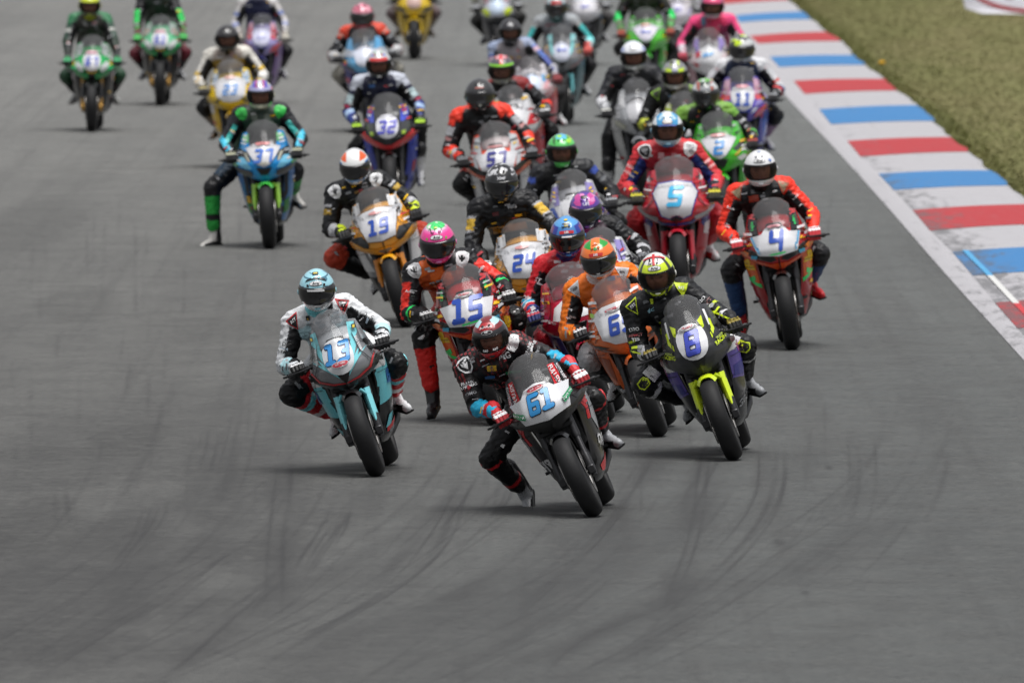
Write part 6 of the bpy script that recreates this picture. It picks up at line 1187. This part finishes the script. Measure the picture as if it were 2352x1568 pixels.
def build_setting():
    Kp = [((a[0] * .98, a[1] * .98), (b[0] * .98, b[1] * .98)) for a, b in KB]
    E = [(1560, -120), (1618, -60), (1672, 0), (1714, 60), (1770, 132), (1804, 174), (1840.7, 225), (1905, 293), (1962, 354), (2028, 427), (2096, 503), (2182, 603), (2268, 700), (2334, 771), (2400, 844), (2470, 925), (2540, 1005)]
    ey = [q[1] * .98 for q in E]; ex = [q[0] * .98 for q in E]
    Cw = [on_plane(*a, .022) for a, b in Kp]; Rw = [on_plane(*b, .062) for a, b in Kp]
    gap = [float(np.interp(a[1], ey, ex)) for a, b in Kp]; Ew = [on_plane(g, a[1], .006) for g, (a, b) in zip(gap, Kp)]
    for L in (Cw, Rw, Ew):          # carry the kerb on beyond the picture at both ends
        d0 = (L[0] - L[6]); d1 = (L[-1] - L[-5])
        L.insert(0, L[0] + d0 * 2.0); L.append(L[-1] + d1 * 1.5)
    # ground, track
    g = 3000.0
    ground = obj('ground', mesh_from('ground', ([(-g, -200, -.03), (g, -200, -.03), (g, g, -.03), (-g, g, -.03)], [(0, 1, 2, 3)])), grass_ground(), None, kind='structure'); ground['label'] = 'dry grass ground beside the track'
    tv = [(-60, -100, 0), (Ew[-1].x - 2, -100, 0)] + [(p.x + .05, p.y, 0) for p in Ew[::-1]] + [(Ew[0].x - 30, 1200, 0), (-60, 1200, 0)]
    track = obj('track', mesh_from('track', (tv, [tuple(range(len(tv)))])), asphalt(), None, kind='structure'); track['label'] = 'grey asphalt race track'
    # kerb
    W = C('#adabaf'); RED = C('#ac262e'); BLU = C('#2f76b0'); KP = kerb_paint()
    def strip(cols_l, cols_r, i, n=14, m=4, ta=0, tb=1):
        P = []
        for j in range(m + 1):
            a = cols_l[i].lerp(cols_l[i + 1], j / m); b = cols_r[i].lerp(cols_r[i + 1], j / m)
            P.append([a.lerp(b, k / n) + Vector((0, 0, .012 * math.sin(math.pi * k / n))) for k in range(n + 1)])
        return P
    def wear(p, t):
        near = max(0, min(1, (205 - p.y) / 75.0)); return (.12 + .88 * near) * max(0, 1 - t * 1.6) ** .8 * .95 + .22 + .25 * max(0, (128 - p.y) / 12) * (t < .9)
    V, F, cc = [], [], []
    for i in range(len(Ew) - 1):
        P = strip(Ew, Cw, i, 4, 4); v, f = grid(P); o = len(V); V += v; F += [tuple(q + o for q in x) for x in f]
        for p in v: cc.append((*W, min(1, .16 + .45 * wear(Vector(p), 0))))
    kerb = obj('kerb', mesh_from('kerb', (V, F), True, cc), KP, None, kind='structure'); kerb['label'] = 'red, white and blue painted kerb along the right of the track'
    for i in range(len(Cw) - 1):
        if i == 0 or i == len(Cw) - 2: c = W
        else:
            k = (i - 1) % 4; c = W if k in (0, 2) else (RED if k == 3 else BLU)
        P = strip(Cw, Rw, i); lift = .0 if c is W else .004
        if True:   # ragged outer end where the turf eats the concrete
            for r in P:
                e = r[-1]; r[-1] = e + (r[-1] - r[-2]).normalized() * random.uniform(-.03, .04)
        P = [[p + Vector((0, 0, lift)) for p in r] + [r[-1] + Vector((.02, 0, -.12))] for r in P]
        v, f = grid(P); n = len(P[0]); cl = [(*c, min(1, wear(Vector(p), (j % n) / (n - 1)))) for j, p in enumerate(v)]
        o = obj('kerb_block', mesh_from('kerb_block', (v, f), True, cl), KP, kerb)
    # freshly painted repair line crossing the near blocks
    pts = [(2262, 586), (2321, 645), (2382, 710), (2420, 750), (2470, 800)]
    for a, b, c in ((0, 1, '#4a9ccc'), (1, 2, '#d2d2d0'), (2, 4, '#c42c34')):
        A = on_plane(pts[a][0] * .98, pts[a][1] * .98, .042); B = on_plane(pts[b][0] * .98, pts[b][1] * .98, .042); w = Vector((.028, 0, 0)); P = [[A.lerp(B, t / 6) - w, A.lerp(B, t / 6) + w] for t in range(7)]
        obj('painted_line', mesh_from('painted_line', grid(P), True, [(*C(c), 0)] * 14), KP, kerb)
    # rubber marks
    S = [([(1150, 1455), (1176, 1430), (1276, 1340), (1376, 1240), (1426, 1180), (1486, 1080), (1526, 1010)], .13, .75), ([(1480, 1500), (1526, 1420), (1566, 1320), (1586, 1260), (1606, 1180), (1616, 1080), (1646, 1005)], .13, .7),
         ([(1576, 1370), (1651, 1305), (1726, 1220), (1771, 1145), (1781, 1080), (1786, 1015)], .022, .9), ([(1946, 1215), (1966, 1155), (1973, 1070), (1968, 980)], .02, .6), ([(550, 1568), (700, 1460), (850, 1390), (950, 1310), (1000, 1250), (1040, 1190), (1075, 1100)], .03, .8),
         ([(650, 1455), (645, 1330), (655, 1205), (664, 1130), (668, 1040)], .13, .8), ([(0, 1550), (200, 1445), (350, 1355), (500, 1280), (590, 1200)], .12, .45), ([(700, 1330), (740, 1260), (775, 1205), (790, 1150)], .016, .8), ([(690, 1320), (730, 1250), (765, 1200)], .014, .7),
         ([(360, 1568), (470, 1480), (560, 1400), (640, 1345)], .05, .55), ([(150, 1120), (160, 1210)], .02, .7), ([(1380, 1568), (1480, 1480), (1640, 1380), (1760, 1300), (1850, 1210)], .09, .35), ([(1240, 1568), (1330, 1480), (1500, 1400), (1530, 1390)], .06, .4),
         ([(60, 1568), (260, 1440), (430, 1330), (540, 1240)], .04, .5), ([(250, 1350), (275, 1300), (330, 1230), (360, 1150)], .015, .7), ([(0, 1260), (20, 1230)], .03, .8), ([(480, 1190), (520, 1110), (545, 1010), (560, 950)], .05, .55), ([(480, 1090), (495, 1040), (503, 985)], .015, .7),
         ([(820, 1400), (900, 1300), (1000, 1180), (1060, 1090)], .05, .5), ([(570, 1410), (620, 1360), (650, 1330)], .018, .8), ([(1140, 1190), (1170, 1150), (1185, 1110)], .018, .9), ([(1560, 1180), (1600, 1090), (1630, 1030)], .03, .5), ([(1720, 1140), (1760, 1060), (1750, 1010)], .05, .4)]
    S2 = []
    for pts, w, al in S:
        S2.append((pts, w, al * .62))
        for k in range(3):
            dx = random.uniform(-40, 40); dy = random.uniform(-10, 10); S2.append(([(x + dx, y + dy) for x, y in pts[random.randint(0, 1):]], random.uniform(.007, .016), al * random.uniform(.4, .8)))
    for k in range(230):     # layered arcs of rubber following the racing line: straight from the grid, then sweeping left
        x0 = random.uniform(150, 2250); y0 = random.uniform(860, 1020); cv = random.uniform(.0014, .0026); ya = y0 + random.uniform(0, 460); yb = min(1640, ya + random.uniform(100, 460)); wide = random.random() < .34
        S2.append(([(x0 - cv * (y - y0) ** 2, y) for y in np.linspace(yb, ya, 8)], random.uniform(.06, .20) if wide else random.uniform(.007, .024), random.uniform(.10, .28) if wide else random.uniform(.08, .34)))
    for k in range(150):
        x = random.uniform(20, 1900); y = random.uniform(560, 1200); L = random.uniform(60, 190); cx = random.uniform(-10, 26); S2.append(([(x, y), (x + cx * .4, y - L * .5), (x + cx * .7, y - L)], random.uniform(.006, .018), random.uniform(.12, .4)))
    # the stretch where the rubber lies is a finer sheet of the same asphalt, with the laid-down rubber stored on its points
    gx = np.linspace(-5.2, 5.2, 760); gy = np.concatenate([np.linspace(66.5, 96, 230), np.linspace(96, 150, 120)[1:]]); D = np.zeros((len(gy), len(gx)))
    for pts, w, al in S2:
        G = np.array([tuple(on_plane(x, y)) for x, y in pts]); G = G[np.argsort(G[:, 1])]; lo, hi_ = G[0, 1], G[-1, 1]; m = (gy >= lo) & (gy <= hi_)
        if not m.any(): continue
        yy = gy[m]
        if len(G) > 3:
            k = np.polyfit(G[:, 1] - lo, G[:, 0], min(4, len(G) - 1)); xc = np.polyval(k, yy - lo)
        else: xc = np.interp(yy, G[:, 1], G[:, 0])
        f = np.clip(np.minimum((yy - lo), (hi_ - yy)) / max(.8, .22 * (hi_ - lo)), 0, 1) * (.65 + .35 * np.sin(yy * random.uniform(.2, .9) + random.uniform(0, 6)))
        A_ = al * f[:, None] * np.exp(-(np.abs(gx[None, :] - xc[:, None]) / max(w, .012)) ** 2.4); D[m] = 1 - (1 - D[m]) * (1 - A_)
    for (x, y, rx, ry) in ((1789, 1247, .05, .45), (1850, 1362, .03, .25), (1903, 1075, .03, .3)):
        q = on_plane(x, y); r2 = ((gx[None, :] - q.x) / rx) ** 2 + ((gy[:, None] - q.y) / ry) ** 2; D = np.maximum(D, .55 * np.exp(-r2 ** 1.5))
    ix, iy = np.meshgrid(gx, gy); vv = np.stack([ix, iy, np.full_like(ix, .004)], -1).reshape(-1, 3); w_ = len(gx); q = (np.arange(len(gy) - 1)[:, None] * w_ + np.arange(w_ - 1)[None, :]).ravel(); ff = np.stack([q, q + 1, q + w_ + 1, q + w_], 1)
    xl = np.interp(vv[:, 1], [p.y for p in Ew], [p.x for p in Ew]) if Ew[0].y < Ew[-1].y else np.interp(vv[:, 1], [p.y for p in Ew[::-1]], [p.x for p in Ew[::-1]])
    ff = ff[(vv[ff] [:, :, 0] < (xl[ff] - .03)).all(1)]
    me = bpy.data.meshes.new('rubbered_asphalt'); me.vertices.add(len(vv)); me.vertices.foreach_set('co', vv.ravel()); me.loops.add(ff.size); me.loops.foreach_set('vertex_index', ff.ravel().astype(np.int32)); me.polygons.add(len(ff)); me.polygons.foreach_set('loop_start', np.arange(len(ff)) * 4); me.update(calc_edges=True)
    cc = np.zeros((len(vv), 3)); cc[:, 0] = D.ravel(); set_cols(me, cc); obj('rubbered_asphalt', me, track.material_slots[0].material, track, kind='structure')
    # grass blades on the verge
    N = 110000; ys = rng.uniform(108, 300, N) ** 1.0; rx = np.array([p.x for p in Rw]); ry = np.array([p.y for p in Rw]); od = np.argsort(ry)
    x0 = np.interp(ys, ry[od], rx[od]); x = x0 - .02 + rng.power(.55, N) * 9.0; edge = x - x0 < .35; hgt = np.where(edge, rng.uniform(.018, .042, N), rng.uniform(.008, .026, N)); an = rng.uniform(0, 6.28, N); w = rng.uniform(.008, .02, N) * 1.3
    lean = rng.uniform(-.03, .03, (N, 2)); A = np.empty((N, 3, 3)); A[:, 0] = np.stack([x - w * np.cos(an), ys - w * np.sin(an), np.full(N, -.03)], 1); A[:, 1] = np.stack([x + w * np.cos(an), ys + w * np.sin(an), np.full(N, -.03)], 1); A[:, 2] = np.stack([x + lean[:, 0], ys + lean[:, 1], hgt - .03], 1)
    me = bpy.data.meshes.new('grass'); me.vertices.add(N * 3); me.vertices.foreach_set('co', A.ravel()); me.loops.add(N * 3); me.loops.foreach_set('vertex_index', np.arange(N * 3)); me.polygons.add(N); me.polygons.foreach_set('loop_start', np.arange(N) * 3); me.update(calc_edges=True)
    t = np.array([noise.noise(Vector((a * .5, b * .06, 0))) for a, b in zip(x, ys)]) * .8 + .45 + rng.uniform(-.1, .1, N); t = np.clip(t - np.where(edge, .35, 0), 0, 1)[:, None]
    c = np.array((.142, .148, .056)) * (1 - t) + np.array((.182, .164, .078)) * t; set_cols(me, np.repeat(c * rng.uniform(.92, 1.08, (N, 1)), 3, 0)); me.name = 'grass'
    gm = mat('grass_blade', (1, 1, 1), .8, attr=True, spec=.1); go = obj('grass', me, gm, None, kind='stuff'); go['label'] = 'short dry grass on the verge beyond the kerb'
    # one dandelion head standing in the verge
    q = on_plane(2067 * .98, 147 * .98, .10); fl = empty('yellow_flower', Matrix.Translation(q - Vector((0, 0, .13))), 'single yellow flower standing in the grass verge', 'flower')
    obj('flower_head', mesh_from('flower_head', ellipsoid((0, 0, .13), (.05, .05, .03), 10, 7)), mat('yellow_petal', C('#d0a010'), .7), fl); obj('stem', mesh_from('stem', tube([(0, 0, 0), (0, 0, .12)], .004, 5)), mat('green_stem', (.08, .12, .03), .7), fl)
    # advertising board lying on the far verge
    A = on_plane(2250 * .98, 36 * .98, .0); y = A.y; wid = 3.4; hb = 1.0; b = empty('advertising_board', Matrix.Translation((A.x, y, 0)), 'white advertising board with a red oval standing on the grass at the top right', 'board')
    obj('panel', mesh_from('panel', rbox((wid / 2, .04, hb / 2), (wid, .08, hb), .2)), mat('board_white', C('#dedde6'), .5), b)
    def ring(a0, b0, a1, b1, n=56):
        V = []; F = []
        for k in range(n):
            t = 2 * math.pi * k / n; V += [(1.33 + a0 * math.cos(t), -.004, .53 + b0 * math.sin(t)), (1.33 + a1 * math.cos(t), -.004, .53 + b1 * math.sin(t))]
        for k in range(n): j = (k + 1) % n; F.append((2 * k, 2 * k + 1, 2 * j + 1, 2 * j))
        return V, F
    obj('oval_ring', mesh_from('oval_ring', ring(1.22, .50, 1.15, .43)), mat('board_red', C('#c23a44'), .5), b)
    tv, tf = text_poly('HEL', .05); obj('lettering', mesh_from('lettering', ([(1.33 + p[0] * .5, -.004, .53 + p[1] * .5) for p in tv], [tuple(q) for q in tf]), False), mat('board_red', C('#c23a44'), .5), b)
    for xx in (.5, 2.9): obj('prop_leg', mesh_from('prop_leg', tube([(xx, .08, .8), (xx, .6, 0)], .02, 6)), M_METAL, b)
# ------------------------------------------------------------------ put it together
build_setting()
M_TRI = leather_tri()
glL = glove_mesh(); glR = glL.copy(); a_ = verts_np(glL); a_[:, 0] *= -1; glR.vertices.foreach_set('co', a_.ravel()); glR.flip_normals(); glR.update()
BOOT = boot_mesh()
for m_ in (glL, glR, BOOT): m_.shade_smooth()
FC = {}
fv, ff, fcol = face_part(); FC['face'] = mesh_from('face', (fv, ff), True, fcol)
FC['grid_hi'] = helmet_grid(True); FC['grid_lo'] = helmet_grid(False)
_v = visor_part(); _h = helmet_grid(True); _hv = [tuple(helmet_pt(az, el, .0)) for az, el in _h[2]]
_full = join((_h[0], _h[1]), _v); FC['bvh'] = BVHTree.FromPolygons([Vector(p) for p in _full[0]], [tuple(q) for q in _full[1]])
jobs = []; todo = []
for sp in FIELD:
    M3 = Matrix.Rotation(R(sp['yaw']), 3, 'Z') @ Matrix.Rotation(R(-sp['lean']), 3, 'Y')
    if 'c' in sp: an, (px, py) = Vector((0, 0, 0)), sp['c']
    elif 'p' in sp: an, (px, py) = Vector((0, -.03, .868)), sp['p']
    else: an, (px, py) = Vector((-.05, .5, 1.34)), sp['h']
    k_ = sp.get('sc', 1.0); sp['M3'] = M3; off = M3 @ an * k_; root = on_plane(px, py, off.z) - off; root.z = .065 * (1 - math.cos(R(sp['lean'])))
    M = Matrix.Translation(root) @ M3.to_4x4() @ Matrix.Scale(k_, 4); J = skeleton(sp, M); B = body_caps(J)
    sp['M'] = M; todo.append((sp, M, J, B)); jobs.append((join(*[capsule(b[1], b[2], b[3], b[4], 14) for b in B]), .0115 if sp.get('hi', True) else .015, 5))
bodies = vox_now(jobs)
for (sp, M, J, B), me in zip(todo, bodies):
    bike(sp, M, sp['label'])
    person_finish(sp, M, J, me, B, (glL, glR), BOOT, FC)
bpy.context.view_layer.update()
